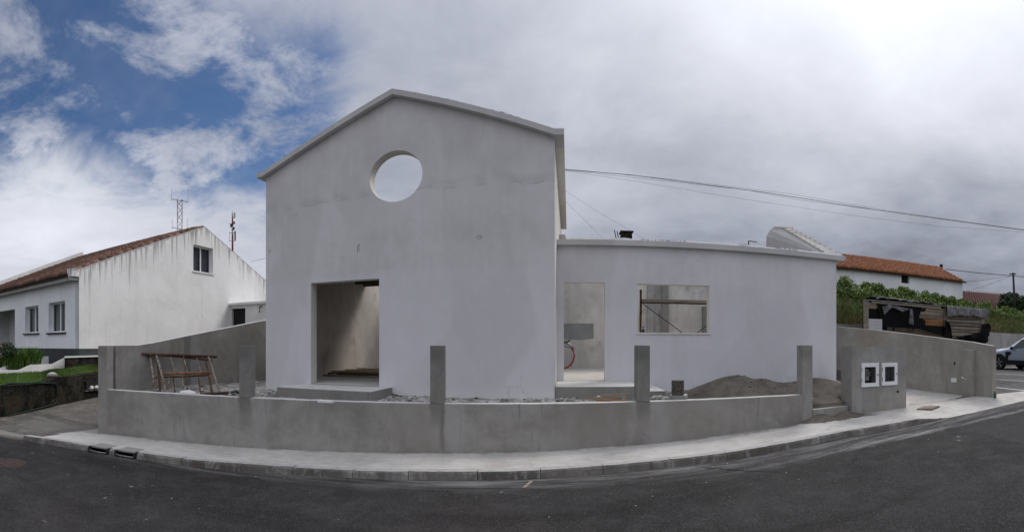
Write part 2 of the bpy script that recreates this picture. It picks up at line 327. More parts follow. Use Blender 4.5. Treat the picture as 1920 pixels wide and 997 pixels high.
M['rust_paint'] = simple('rusty_orange', (.40, .185, .07), 0.8, 0, 18, col2=(.16, .07, .03), bmp=0.5)
M['rust_cement'] = simple('cement_crusted_rust', (.40, .36, .31), 0.9, 0, 16, col2=(.13, .06, .03), bmp=0.6)
def wood(name, a, b_):
    m, t, bs, co = base_mat(name, 0.9, 0.2); rnd = t.new('ShaderNodeObjectInfo').outputs['Random']
    n = t.noise(t.mapping(co, (1.0, 9.0, 22.0)), 1.0, 6, 0.7, 0.4); n2 = t.noise(co, 2.5, 4, 0.6)
    f = t.math('ADD', t.math('MULTIPLY', n, 0.75), t.math('ADD', t.math('MULTIPLY', n2, 0.25), t.math('MULTIPLY', t.math('SUBTRACT', rnd, 0.5), 0.16)))
    t.l.new(t.mix(t.ramp(f, 0.36, 0.64), b_, a), bs.inputs['Base Color']); bump(t, bs, n, 0.5, 0.006)
    return m
M['wood'] = wood('weathered_wood', (.31, .25, .195), (.13, .105, .082))
M['wood_pale'] = wood('grey_board', (.42, .365, .305), (.19, .165, .135))
M['wood_warm'] = wood('orange_board', (.36, .18, .08), (.18, .09, .045))
M['wood_fresh'] = wood('scrap_wood', (.40, .32, .235), (.24, .19, .135))
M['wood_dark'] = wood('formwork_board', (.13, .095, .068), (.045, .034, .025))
M['tarp'] = simple('black_plastic_sheet', (.004, .004, .0045), 0.6, 0.3, 4, spec=0.10, bmp=0.5, bd=0.02)
M['tarp_grey'] = simple('silver_plastic_sheet', (.15, .155, .17), 0.40, 0, 6, col2=(.05, .052, .058), spec=0.4, bmp=0.5, bd=0.02)
M['corr'] = simple('corrugated_sheet', (.20, .205, .215), 0.55, 0, 5, col2=(.09, .09, .09), spec=0.4)
M['pvc'] = simple('white_pvc', (.78, .79, .80), 0.35, 0.03, 4, spec=0.5, bmp=0.0)
M['black'] = simple('black_rubber', (.012, .012, .012), 0.7, 0.2, 8, bmp=0.1)
M['dark'] = simple('shade_fill', (.015, .015, .016), 0.8, 0.2, 4, bmp=0.0)  # near-black fill that paints in shade where openings and recesses look dark
M['iron'] = simple('cast_iron', (.035, .034, .034), 0.6, 0.3, 14, metal=0.4, bmp=0.3)
M['steel'] = simple('galvanised_steel', (.26, .27, .28), 0.5, 0.15, 14, metal=0.7)
M['mast_red'] = simple('mast_red', (.26, .045, .05), 0.6, 0.2, 5)
M['mast_white'] = simple('mast_white', (.50, .51, .53), 0.6, 0.1, 5)
M['green'] = simple('green_paint', (.006, .028, .020), 0.6, 0.2, 10, spec=0.25)
M['green_plastic'] = simple('green_plastic', (.012, .09, .04), 0.35, 0.1, 10, spec=0.5)
M['blue_plastic'] = simple('blue_plastic', (.03, .035, .22), 0.35, 0.1, 10, spec=0.5)
M['red_hose'] = simple('red_rubber_hose', (.26, .012, .025), 0.5, 0.2, 10, spec=0.4)
M['wire'] = simple('cable', (.02, .02, .022), 0.6, 0.1, 3, bmp=0)
M['blockc'] = simple('concrete_block', (.13, .115, .10), 0.95, 0, 22, col2=(.05, .045, .04), bmp=0.9, bd=0.01)
M['foam'] = simple('white_polystyrene', (.72, .72, .71), 0.8, 0.05, 20)
M['rustplate'] = simple('rusty_cover_plate', (.25, .195, .155), 0.85, 0, 12, col2=(.17, .14, .12))
def tilemat(name, a, b_):
    m, t, bs, co = base_mat(name, 0.85, 0.2)
    oi = t.new('ShaderNodeObjectInfo').outputs['Random']; g = t.noise(co, 4.0, 6, 0.7)
    f = t.math('ADD', t.math('MULTIPLY', g, 0.9), t.math('MULTIPLY', t.math('SUBTRACT', oi, 0.5), 0.4))
    c = t.mix(t.ramp(f, 0.3, 0.65), a, b_)
    c = t.mix(t.math('MULTIPLY', t.ramp(t.noise(co, 1.3, 5, 0.7), 0.58, 0.72), 0.6), c, (.05, .04, .03))
    t.l.new(c, bs.inputs['Base Color']); bump(t, bs, t.noise(co, 30, 4), 0.3, 0.005)
    return m
M['tile_brown'] = tilemat('brown_clay_tile', (.14, .078, .058), (.28, .165, .125))
M['tile_red'] = tilemat('red_clay_tile', (.27, .115, .065), (.54, .25, .14))
M['tile_pink'] = tilemat('faded_clay_tile', (.17, .10, .085), (.26, .155, .13))
M['deck'] = simple('brown_channel_shade', (.030, .019, .015), 0.9, 0.2, 4); M['deck_red'] = simple('red_channel_shade', (.045, .020, .013), 0.9, 0.2, 4)  # decks near black to paint shade into the channels between tiles
M['shutter'] = simple('window_blind', (.085, .085, .12), 0.6, 0.1, 4)
M['curtain'] = simple('curtain', (.30, .35, .36), 0.8, 0.2, 3)
M['plinth'] = simple('grey_plinth_paint', (.052, .058, .058), 0.85, 0.15, 2)
M['plinth_sill'] = simple('black_sill', (.012, .013, .018), 0.6, 0.1, 6)
M['white_wall'] = plaster('white_wash', (.66, .655, .65), (.80, .795, .79), (.60, .58, .54), streak=0.05)
M['white_blue'] = plaster('white_shade_wall', (.74, .75, .78), (.86, .87, .90), (.58, .58, .58), streak=0.08)
M['tarmac_patch'] = simple('reddish_cover', (.065, .042, .040), 0.85, 0.3, 30)
# glass
m, t, bs, co = base_mat('window_glass', 0.06, 0.6); bs.inputs['Base Color'].default_value = (.02, .03, .035, 1); bs.inputs['Transmission Weight'].default_value = 0.0; bs.inputs['Alpha'].default_value = 0.18; M['glass'] = m
m, t, bs, co = base_mat('car_glass', 0.05, 0.7); bs.inputs['Base Color'].default_value = (.02, .035, .035, 1); M['carglass'] = m
m, t, bs, co = base_mat('car_paint', 0.25, 0.5); bs.inputs['Base Color'].default_value = (.40, .45, .52, 1); bs.inputs['Metallic'].default_value = 0.3; bs.inputs['Coat Weight'].default_value = 0.8; M['car'] = m
# foliage
def leafmat(name, a, b_, c_=None, rough=0.6):
    m, t, bs, co = base_mat(name, rough, 0.3)
    n = t.noise(co, 0.9, 4, 0.6); rnd = t.new('ShaderNodeNewGeometry').outputs['Random Per Island']
    f = t.math('ADD', t.math('MULTIPLY', n, 0.6), t.math('MULTIPLY', rnd, 0.5))
    c = t.mix(t.ramp(f, 0.3, 0.8), a, b_)
    if c_: c = t.mix(t.ramp(t.math('ADD', t.noise(co, 0.7, 4, 0.6), t.math('MULTIPLY', rnd, 0.18)), 0.55, 0.68), c, c_)
    t.l.new(c, bs.inputs['Base Color']); bs.inputs['Subsurface Weight'].default_value = 0.0
    return m
M['leaf_hedge'] = leafmat('hedge_leaf', (.035, .072, .014), (.23, .32, .065))
M['leaf_dark'] = leafmat('dark_leaf', (.010, .024, .008), (.035, .065, .02))
M['grass_bank'] = leafmat('bank_grass', (.035, .080, .016), (.13, .19, .045), (.22, .19, .08), 0.8)
M['grass_lawn'] = leafmat('lawn_grass', (.045, .095, .012), (.10, .17, .028))
M['leaf_bed'] = leafmat('bed_leaf', (.03, .075, .012), (.11, .19, .035))
M['flower_pink'] = simple('pink_petal', (.60, .26, .33), 0.7, 0.2, 9, bmp=0)
M['flower_cream'] = simple('cream_petal', (.62, .52, .40), 0.7, 0.2, 9, bmp=0)
M['earth'] = simple('earth', (.075, .065, .045), 0.95, 0.3, 2, bmp=0.5)
M['field'] = simple('far_field', (.060, .085, .030), 0.95, 0.3, 0.05, bmp=0)
# left house gable with stains running down from the verge
def gable_mat(W_, ze, za):
    m, t, bs, co = base_mat('gable_whitewash', 0.9, 0.2)
    xs = t.new('ShaderNodeSeparateXYZ', {0: co}).outputs
    half = t.math('MINIMUM', xs[0], t.math('SUBTRACT', 2 * W_, xs[0]))
    rake = t.math('ADD', ze, t.math('MULTIPLY', half, (za - ze) / W_))
    d = t.math('SUBTRACT', rake, xs[2])
    n1 = t.noise(co, 0.7, 6, 0.65, 0.5); n2 = t.noise(co, 6, 6, 0.7)
    c = t.mix(t.ramp(t.math('ADD', t.math('MULTIPLY', n1, 0.7), t.math('MULTIPLY', n2, 0.3)), 0.35, 0.65), (.74, .735, .725), (.86, .855, .845))
    st = t.noise(t.mapping(co, (7.5, 7.5, 0.22)), 1.0, 5, 0.62)
    ln = t.noise(t.mapping(co, (4.0, 4.0, 0.0)), 1.0, 4, 0.7)
    reach = t.ramp(ln, 0.38, 0.72, 0.12, 2.4)
    f = t.ramp(t.math('DIVIDE', d, reach), 1.0, 0.0)
    f = t.math('MULTIPLY', f, t.ramp(st, 0.47, 0.56))
    f = t.math('MAXIMUM', f, t.math('MULTIPLY', t.ramp(d, 0.10, 0.0), t.ramp(n2, 0.35, 0.5)))
    c = t.mix(t.math('MULTIPLY', f, 0.62), c, (.10, .10, .095))
    f3 = t.math('MULTIPLY', t.ramp(st, 0.55, 0.75), 0.25); c = t.mix(f3, c, (.36, .35, .33))
    t.l.new(c, bs.inputs['Base Color']); bump(t, bs, n2, 0.3, 0.006)
    return m

# ------------------------------------------------------------------ mesh helpers
def link(o): COL.objects.link(o); return o
def tag(o, label=None, cat=None, group=None, kind=None):
    if label: o['label'] = label
    if cat: o['category'] = cat
    if group: o['group'] = group
    if kind: o['kind'] = kind
    return o
def thing(name, label, cat, loc=(0, 0, 0), rz=0.0, group=None):
    o = bpy.data.objects.new(name, None); o.empty_display_size = 0.2; link(o); o.location = loc; o.rotation_euler = (0, 0, rz)
    return tag(o, label, cat, group)
def put(name, bm, mat, parent=None, smooth=False, mw=None, local=False):
    """link a bmesh; bm is in world space unless local, mw = frame matrix for objects whose own coordinates matter"""
    me = bpy.data.meshes.new(name)
    bmesh.ops.recalc_face_normals(bm, faces=bm.faces)
    bm.to_mesh(me); bm.free()
    if smooth:
        for p in me.polygons: p.use_smooth = True
    for mm in (mat if isinstance(mat, (list, tuple)) else [mat]): me.materials.append(mm)
    o = link(bpy.data.objects.new(name, me))
    if mw is not None: o.matrix_world = mw
    if parent is not None:
        o.parent = parent
        if not local: o.matrix_parent_inverse = world_of(parent).inverted()
    return o
def world_of(o):
    m_ = Matrix.LocRotScale(o.location, o.rotation_euler, o.scale)
    return world_of(o.parent) @ o.matrix_parent_inverse @ m_ if o.parent else m_
def box(bm, x0, x1, y0, y1, z0, z1, mw=None, mi=0, bev=0):
    vs = [bm.verts.new(Vector(p)) for p in ((x0, y0, z0), (x1, y0, z0), (x1, y1, z0), (x0, y1, z0), (x0, y0, z1), (x1, y0, z1), (x1, y1, z1), (x0, y1, z1))]
    fs = [bm.faces.new([vs[i] for i in q]) for q in ((0, 3, 2, 1), (4, 5, 6, 7), (0, 1, 5, 4), (1, 2, 6, 5), (2, 3, 7, 6), (3, 0, 4, 7))]
    for f in fs: f.material_index = mi
    if bev: 
        r = bmesh.ops.bevel(bm, geom=list({e for f in fs for e in f.edges}), offset=bev, segments=1, affect='EDGES')
        vs = list({v for f in r['faces'] for v in f.verts} | {v for v in vs if v.is_valid})
    if mw is not None:
        for v in vs: v.co = mw @ v.co
    return vs
def BM(): return bmesh.new()
def boxo(name, dims, mat, parent=None, mw=None, bev=0.0, smooth=False):
    bm = BM(); box(bm, *dims, bev=bev); 
    return put(name, bm, mat, parent, smooth, mw)
def tube(bm, pts, rad, n=6, cap=True):
    pts = [Vector(p) for p in pts]; rings = []
    for i, p in enumerate(pts):
        d = (pts[min(i + 1, len(pts) - 1)] - pts[max(i - 1, 0)]).normalized()
        u = d.cross(Vector((0, 0, 1)));  u = Vector((1, 0, 0)) if u.length < 1e-3 else u
        u.normalize(); v = d.cross(u); r_ = rad[i] if isinstance(rad, (list, tuple)) else rad
        rings.append([bm.verts.new(p + (u * math.cos(2 * math.pi * k / n) + v * math.sin(2 * math.pi * k / n)) * r_) for k in range(n)])
    for a, b2 in zip(rings, rings[1:]):
        for k in range(n): bm.faces.new((a[k], a[(k + 1) % n], b2[(k + 1) % n], b2[k]))
    if cap: bm.faces.new(rings[0]); bm.faces.new(list(reversed(rings[-1])))
def tubeo(name, pts, rad, mat, parent=None, n=6):
    bm = BM(); tube(bm, pts, rad, n); return put(name, bm, mat, parent, True)
def panel(bm, outline, holes, y0, y1, mi=0, mi_side=None):
    """a wall in local x (along) / z (up) with real openings, from local y0 (front) to y1 (back)"""
    loops = [outline] + list(holes)
    flat = [p for lp in loops for p in lp]
    tris = tessellate_polygon([[Vector((p[0], p[1], 0)) for p in lp] for lp in loops])
    fr = [bm.verts.new((p[0], y0, p[1])) for p in flat]; bk = [bm.verts.new((p[0], y1, p[1])) for p in flat]
    for a, b2, c2 in tris:
        try: bm.faces.new((fr[a], fr[b2], fr[c2])).material_index = mi; bm.faces.new((bk[c2], bk[b2], bk[a])).material_index = mi if mi_side is None else mi_side
        except ValueError: pass
    k = 0
    for lp in loops:
        n = len(lp)
        for i in range(n):
            a, b2 = k + i, k + (i + 1) % n
            bm.faces.new((fr[a], fr[b2], bk[b2], bk[a])).material_index = mi if mi_side is None else mi_side
        k += n
def rect(x0, x1, z0, z1): return [(x0, z0), (x1, z0), (x1, z1), (x0, z1)]
def grid_mesh(name, xs, ys, zf, mat, kind='structure', parent=None, smooth=True):
    me = bpy.data.meshes.new(name); vs = [(x, y, zf(x, y)) for y in ys for x in xs]; nx = len(xs)
    fs = [(j * nx + i, j * nx + i + 1, (j + 1) * nx + i + 1, (j + 1) * nx + i) for j in range(len(ys) - 1) for i in range(nx - 1)]
    me.from_pydata(vs, [], fs); me.materials.append(mat)
    if smooth:
        for p in me.polygons: p.use_smooth = True
    o = link(bpy.data.objects.new(name, me))
    if kind: o['kind'] = kind
    if parent: o.parent = parent
    return o
def pydata(name, vs, fs, mat, parent=None, smooth=False):
    me = bpy.data.meshes.new(name); me.from_pydata([tuple(v) for v in vs], [], fs); me.materials.append(mat)
    if smooth:
        for p in me.polygons: p.use_smooth = True
    o = link(bpy.data.objects.new(name, me))
    if parent: o.parent = parent; o.matrix_parent_inverse = world_of(parent).inverted()
    return o
def stone(bm, c, r_, seed, sq=0.7):
    """an angular lump"""
    rn = random.Random(seed)
    ret = bmesh.ops.create_icosphere(bm, subdivisions=1, radius=1.0)
    a = rn.uniform(0, 6.3)
    for v in ret['verts']:
        k = rn.uniform(0.7, 1.15); p = Vector((v.co.x * r_ * k, v.co.y * r_ * k * rn.uniform(.8, 1), v.co.z * r_ * k * sq)); p.rotate(Matrix.Rotation(a, 3, 'Z')); v.co = p + Vector(c)
def nz(x, y, s=1.0, o=0.0): return mnoise.noise(Vector((x * s + o, y * s - o, o * 0.37)))

# ------------------------------------------------------------------ ground
KB = [(0, 819), (60, 827.5), (96, 834), (163, 846), (257, 862), (363, 875), (480, 885), (613, 894), (700, 899), (797, 902), (880, 900.5), (960, 898), (1006, 896), (1100, 890), (1182, 882.5), (1304, 869.5), (1400, 855.5), (1440, 850), (1500, 839.5), (1581, 824.5), (1670, 806), (1763, 786.5), (1840, 770), (1920, 752)]
KT = [(0, 806), (60, 815), (96, 825), (163, 835.5), (257, 850), (363, 863.5), (480, 874), (613, 884), (700, 888), (797, 890), (880, 889), (960, 886.5), (1006, 885), (1100, 880), (1182, 872.5), (1304, 858.5), (1400, 845), (1440, 840), (1500, 830), (1581, 816), (1670, 799.5), (1763, 784.5), (1840, 769), (1920, 751)]
def solve(px, y, off):
    a = az_(px); x = 0
    for _ in range(12):
        r_ = F * (depth(x) + off) / (y - HOR); x = r_ * math.sin(a)
    return Vector((x, r_ * math.cos(a), E - depth(x) - off))
KP = [(px, solve(px, y, 0.10)) for px, y in KB]
def kerb_y(x): return float(np.interp(x, [-60, -25] + [p.x for _, p in KP] + [14, 60], [-8, -0.5] + [p.y for _, p in KP] + [5.0, -8]))
def road_z(x, y): return E - depth(x) - 0.10
# smooth kerb curve
_kx = np.array([p.x for _, p in KP]); _ky = np.array([p.y for _, p in KP]); _pf = np.polyfit(_kx, _ky, 5)
def kerbline(x):
    if -10.0 <= x <= 11.2: return float(np.polyval(_pf, x))
    if x < -10: return float(np.polyval(_pf, -10.0)) + (x + 10) * 0.28
    return float(np.polyval(_pf, 11.2)) - (x - 11.2) * 0.20
xs_ = list(np.linspace(-60, 60, 241))
grid_mesh('ground', list(np.linspace(-900, 900, 25)), list(np.linspace(-700, 1200, 25)), lambda x, y: -1.6, M['field'])
# road: from behind the camera to just under the kerb
vs, fs = [], []
for x in xs_:
    yk = kerbline(x) + 0.05
    for k, y in enumerate(np.linspace(-16, yk, 9)): vs.append((x, y, road_z(x, y) - (0.02 * (1 - k / 8))))
for i in range(len(xs_) - 1):
    for k in range(8): a = i * 9 + k; fs.append((a, a + 9, a + 10, a + 1))
tag(pydata('road', vs, fs, M['road'], smooth=True), kind='structure')
# sidewalk top, with the dropped part on the right
def walk_in(x):       # inner edge of the pavement
    return float(np.interp(x, [-12, -8.0, -7.5, 5.2, 6.17, 7.5, 9.8, 11.6], [6.6, 6.6, wall_y(-7.5) + .1, wall_y(5.2) + .1, 7.5, 7.3, 6.75, 6.2])) if (x < -7.5 or x > 5.2) else wall_y(x) + 0.1
def ktop(x):          # height of the kerb's top above the road
    return float(np.interp(x, [-9.2, -8.4, 6.6, 7.3, 12], [0.03, 0.105, 0.105, 0.012, 0.006]))
vs, fs = [], []; wx = list(np.linspace(-8.05, 11.6, 160)); nk = 7
for x in wx:
    y0 = kerbline(x) + (0.12 if -8.5 < x < 7.3 else 0.004); y1 = walk_in(x)
    for k in range(nk):
        f = k / (nk - 1); y = y0 + (y1 - y0) * f
        z0 = road_z(x, 0) + ktop(x) - 0.004; z1 = E - depth(x)
        vs.append((x, y, z0 + (z1 - z0) * min(1, f * 1.4) + 0.004 * nz(x, y, 3)))
for i in range(len(wx) - 1):
    for k in range(nk - 1): a = i * nk + k; fs.append((a, a + nk, a + nk + 1, a + 1))
walk = tag(pydata('sidewalk', vs, fs, M['walk'], smooth=True), kind='structure')
# kerb stones: each one laid by itself
kerb = thing('kerb', 'curved row of worn dark kerb stones edging the pale pavement', 'kerb', (0, kerbline(0), road_z(0, 0)))
x = -8.45; rk = random.Random(3); ks = 0
drains = [(-7.26, -6.44), (-6.14, -5.34)]
DR = []
for (pa, pb) in ((163, 202), (213, 254)):
    DR.append((solve(pa, 847 if pa < 200 else 855, .10).x, solve(pb, 853 if pb < 210 else 861, .10).x))
def kerb_piece(x0, x1, sunk=0.0, mat=None, name='kerb_stone', zt=None, wd=0.15):
    n = 9; bm = BM(); prof = []
    jit = [rk.uniform(-1, 1) for _ in range(8)]
    for i in range(n + 1):
        xx = x0 + (x1 - x0) * i / n; y = kerbline(xx); zr = road_z(xx, 0); h = (zt if zt is not None else ktop(xx)) + sunk
        w0 = 0.012 * nz(xx, y, 6, 2); c0 = 0.016 + 0.040 * abs(nz(xx, y, 5, 5))
        if i in (0, n): c0 += 0.012
        t_ = Vector((0, 1, 0))
        prof.append([bm.verts.new((xx, y + w0, zr - 0.05)), bm.verts.new((xx, y + w0 + 0.006, zr + h - c0)), bm.verts.new((xx, y + w0 + c0 * 0.9, zr + h + 0.002)), bm.verts.new((xx, y + wd, zr + h + 0.004)), bm.verts.new((xx, y + wd, zr - 0.05))])
    for p, q in zip(prof, prof[1:]):
        for k in range(5): bm.faces.new((p[k], q[k], q[(k + 1) % 5], p[(k + 1) % 5]))
    bm.faces.new(prof[0]); bm.faces.new(prof[-1])
    return put(name, bm, mat or M['kerb'], kerb)
while x < 7.2:
    ln = rk.uniform(0.62, 0.95); x1 = min(x + ln, 7.32)
    for (da, db) in DR:
        if x < da - 0.02 < x1 + 0.25 and x < da: x1 = da
        if da - 1e-3 <= x < db: x = db; x1 = x + ln
    for (da, db) in DR:
        if x < da < x1 + 0.15: x1 = da
    kerb_piece(x + 0.004, x1 - 0.004, rk.uniform(-0.004, 0.003)); x = x1
x = -13.5
while x < -8.5:
    kerb_piece(x + .006, min(x + 0.98, -8.47), 0, M['kerb_pale'], zt=0.05, wd=0.34); x += 0.99
# storm drains let into the kerb
for i, (da, db) in enumerate(DR):
    lab = ['left one of the two storm drain inlets let into the kerb', 'right one of the two storm drain inlets let into the kerb'][i]
    xm = (da + db) / 2; d = thing('storm_drain', lab, 'storm drain', (xm, kerbline(xm), road_z(xm, 0)), math.atan2(kerbline(db) - kerbline(da), db - da), 'storm drains in the kerb')
    wdt = (db - da) / 2 - 0.01
    bm = BM()
    # housing: frame with a throat
    box(bm, -wdt, wdt, 0.30, 0.33, -0.20, 0.10); box(bm, -wdt, -wdt + .035, -.03, .30, -0.20, 0.100); box(bm, wdt - .035, wdt, -.03, .30, -0.20, 0.100)
    put('frame', bm, M['iron'], d, local=True)
    bm = BM(); box(bm, -wdt + .036, wdt - .036, 0.012, .299, 0.085, 0.112)
    for k in range(14):
        for j in range(5):
            xx = -wdt + .07 + k * (2 * wdt - .14) / 13; box(bm, xx - .010, xx + .010, .04 + j * .05, .065 + j * .05, .112, .118)
    put('cover_plate', bm, M['conc_box'], d, local=True)
    bm = BM(); box(bm, -wdt + .036, wdt - .036, 0.02, .299, -0.20, -0.15); put('pit_floor', bm, M['dark'], d, local=True)
    for k, (y0, z0) in enumerate(((-.025, .035), (-.035, -.015))):
        bm = BM(); tube(bm, [(-wdt + .03, y0, z0), (-wdt / 2, y0 - .008, z0 - .004), (wdt / 2, y0 - .006, z0 - .006), (wdt - .03, y0, z0)], .011, 6); put('bar', bm, M['steel'], d, True, local=True)
    for k in range(7):
        xx = -wdt + .08 + k * (2 * wdt - .16) / 6
        bm = BM(); box(bm, xx - .008, xx + .008, -.02, .28, -.03, -.008); put('grate_bar', bm, M['iron'], d, local=True)

# neighbour's worn drive, rising to the back left
RW = Line((-11.35, 5.9), (-0.065, 0.998))        # foot of the dark retaining wall
def drive_z(x, y):
    f = min(max((y - 5.2) / 5.0, 0), 1.6)
    return (E - depth(-9.3) - 0.06) + f * 0.37 + 0.012 * nz(x, y, 1.2)
def drv(x, y): return drive_z(x, y)
vs, fs = [], []; dxs = list(np.linspace(-15.5, -7.62, 34)); 
for x in dxs:
    y0 = kerbline(x) + 0.30
    for k in range(22):
        y = y0 + (15.5 - y0) * (k / 21) ** 1.2
        zz = drive_z(x, y); zk = road_z(x, 0) + 0.05
        vs.append((x, y, zk + (zz - zk) * min(1, k / 3)))
for i in range(len(dxs) - 1):
    for k in range(21): a = i * 22 + k; fs.append((a, a + 22, a + 23, a + 1))
tag(pydata('neighbour_driveway', vs, fs, M['drive_old'], smooth=True), kind='structure')
# concrete apron of the pavement meeting the old drive
bm = BM(); q = [Vector((-8.35, 5.95, 0)), Vector((-7.66, 6.3, 0)), Vector((-7.66, 7.5, 0)), Vector((-7.95, 6.9, 0))]
for v in q: v.z = drive_z(v.x, v.y) + 0.025
bm.faces.new([bm.verts.new(v) for v in q]); tag(put('apron', bm, M['walk']), kind='structure')

# site: rubbly ground inside the wall
def site_z(x, y):
    g = float(np.interp(y, [7.1, 7.7, 9.0, 14], [0.985, 0.985, 0.955, 1.05]))
    return E - g + 0.03 * nz(x, y, 1.6) + 0.018 * nz(x, y, 6, 3) + 0.010 * nz(x, y, 17, 1)
vs, fs = [], []; gx = list(np.linspace(-7.45, 5.35, 200)); gn = 60
for x in gx:
    y0 = wall_y(x) + 0.15
    for k in range(gn):
        y = y0 + (13.8 - y0) * (k / (gn - 1)) ** 1.5; vs.append((x, y, site_z(x, y)))
for i in range(len(gx) - 1):
    for k in range(gn - 1): a = i * gn + k; fs.append((a, a + gn, a + gn + 1, a + 1))
tag(pydata('site_ground', vs, fs, M['rubble']), kind='structure')
# new concrete drive beside the annex
def newdrive_z(x, y): return E - depth(x) + 0.030 * max(0, y - 7.3)
grid_mesh('concrete_driveway', list(np.linspace(5.3, 9.9, 24)), list(np.linspace(7.0, 16, 30)), lambda x, y: newdrive_z(x, y) - 0.004, M['walk'])
bm = BM()
p = [at(1704, 10.60), at(1799, 11.35), at(1799, 11.375), at(1704, 10.625)]
bm.faces.new([bm.verts.new((v.x, v.y, newdrive_z(v.x, v.y) + 0.004)) for v in p]); tag(put('expansion_joint', bm, M['black']), kind='structure')
# parking lot
def lot_z(x, y): return E - float(np.interp(x, [9.8, 12, 25, 60], [1.262, 1.235, 1.20, 1.15]))
vs, fs = [], []; lx = list(np.linspace(9.9, 60, 60))
for x in lx:
    y0 = kerbline(x) - 0.02 if x > 11.6 else max(walk_in(min(x, 11.6)) - 0.02, kerbline(x))
    for k in range(12): y = y0 + (24 - y0) * k / 11; vs.append((x, y, lot_z(x, y) if k else lot_z(x, y) - 0.002))
for i in range(len(lx) - 1):
    for k in range(11): a = i * 12 + k; fs.append((a, a + 12, a + 13, a + 1))
tag(pydata('parking_lot', vs, fs, M['lot'], smooth=True), kind='structure')
bm = BM()
for (a, b2, wd) in (((14.9, 9.9), (14.35, 7.5), .10), ((12.35, 8.7), (11.5, 6.1), .10), ((17.7, 11.5), (17.1, 8.2), .10), ((20.3, 13.6), (19.9, 9.4), .1), ((22.9, 14.4), (22.6, 9.6), .1)):
    a, b2 = Vector(a), Vector(b2); n = Vector((b2.y - a.y, a.x - b2.x)).normalized() * wd / 2
    bm.faces.new([bm.verts.new((v.x, v.y, lot_z(v.x, v.y) + 0.008)) for v in (a + n, b2 + n, b2 - n, a - n)])
tag(put('parking_lines', bm, M['paint']), kind='structure')

# ------------------------------------------------------------------ front boundary wall with posts
ZT = E - 0.90
bw = thing('boundary_wall', 'long low grey cement boundary wall curving along the pavement with upright posts', 'wall', (0, wall_y(0), E - depth(0)))
def pxs(x): return x
bm = BM(); n = 90; x0, x1 = -7.58, 5.20; prev = None; T = 0.19
for i in range(n + 1):
    x = x0 + (x1 - x0) * i / n; y = wall_y(x); nrm = Vector((0.025 * (x - 1), 1, 0)).normalized()
    zb = E - depth(x) - 0.06; f = Vector((x, y, 0)); g = f + nrm * T
    wob = 0.004 * nz(x, 0, 5)
    ring = [bm.verts.new((f.x, f.y, zb)), bm.verts.new((f.x, f.y, ZT - 0.008 + wob)), bm.verts.new((f.x, f.y + 0.008, ZT + wob)), bm.verts.new((g.x, g.y - .008, ZT + wob)), bm.verts.new((g.x, g.y, ZT - .008)), bm.verts.new((g.x, g.y, zb))]
    if prev:
        for k in range(6): bm.faces.new((prev[k], ring[k], ring[(k + 1) % 6], prev[(k + 1) % 6]))
    else: bm.faces.new(ring)
    prev = ring
bm.faces.new(list(reversed(prev)))
put('wall_body', bm, M['conc'], bw)
PX = [(-4.39, .215), (-1.155, .225), (2.08, .215), (5.10, .215)]
for i, (x, wd) in enumerate(PX):
    a = math.atan(-0.025 * (x - 1)) - (0.03 if i == 2 else 0)
    mw = Matrix.Translation((x, wall_y(x) - 0.004, 0)) @ Matrix.Rotation(a, 4, 'Z')
    z0 = ZT - 0.72 if i < 3 else E - depth(x) - 0.05
    put('post', (lambda b_: (box(b_, -wd / 2, wd / 2, 0.0, 0.225, ZT + 0.001 if i < 3 else z0, E + 0.003 * i, bev=0.006), b_)[1])(BM()), M['conc_post'] if i < 3 else M['conc'], bw, mw=mw)
mw = Matrix.Translation((-7.47, wall_y(-7.47) - 0.003, 0)) @ Matrix.Rotation(math.atan(.214), 4, 'Z')
b_ = BM(); box(b_, -.115, .115, 0, .23, E - depth(-7.56) - .05, E, bev=.006); put('end_post', b_, M['conc'], bw, mw=mw)
# left side boundary wall: runs back, its top stepping up with the ground
lw = thing('side_boundary_wall', 'stained grey side boundary wall sloping up behind the leaning rusty trestles', 'wall', (-7.4, 6.9, E - 1))
LL = Line((-7.40, 6.88), (0.10, 0.995)); 
bm = BM(); out = [(-.05, E - 2.1), (9, E - 2.1), (9, E + 1.25), (5.0, E + 0.69), (1.0, E + 0.06), (.55, E + 0.005), (-.05, E)]
panel(bm, out, [], -0.0, 0.18)
LM = LL.frame(); 
o = put('wall_body', bm, M['conc'], lw, mw=LM)
# ------------------------------------------------------------------ the unfinished house
FA = Line((0.767, 8.60), (-0.9928, 0.1197))   # helper only
fe = Vector((0.9928, -0.1197)); H0 = Vector((0.767, 8.60)) - fe * 6.06     # left front corner
FL = Line(H0, fe); FM = FL.frame()
WD = 6.06; LEN = 7.4; ZE = E + 3.74; ZA = E + 4.78; G = E - 1.25
house = thing('unfinished_house', 'unfinished gabled house in bare grey render with a round hole and empty openings', 'house', (H0.x, H0.y, E - .96), math.atan2(fe.y, fe.x))
mid = WD / 2
d0, d1 = FL.s_at(583)[0], FL.s_at(711)[0]; dt = FL.z_at(647, 526.0)
cs = (FL.s_at(693)[0] + FL.s_at(792)[0]) / 2; cr = (FL.s_at(792)[0] - FL.s_at(693)[0]) / 2; cz = FL.z_at(742, 330)
circ = [(cs + cr * math.cos(-2 * math.pi * k / 56), cz + cr * 0.905 * math.sin(-2 * math.pi * k / 56)) for k in range(56)]
bm = BM(); panel(bm, [(0, G), (d0, G), (d0, dt), (d1, dt), (d1, G), (WD, G), (WD, ZE), (mid, ZA), (0, ZE)], [circ], 0, 0.24, 0, 1)
gf = put('gable_wall', bm, [M['render'], M['soffit']], house, mw=FM)  # reveals and hole edge in paler plaster, painting in light from the sky
FLR = E - 0.79
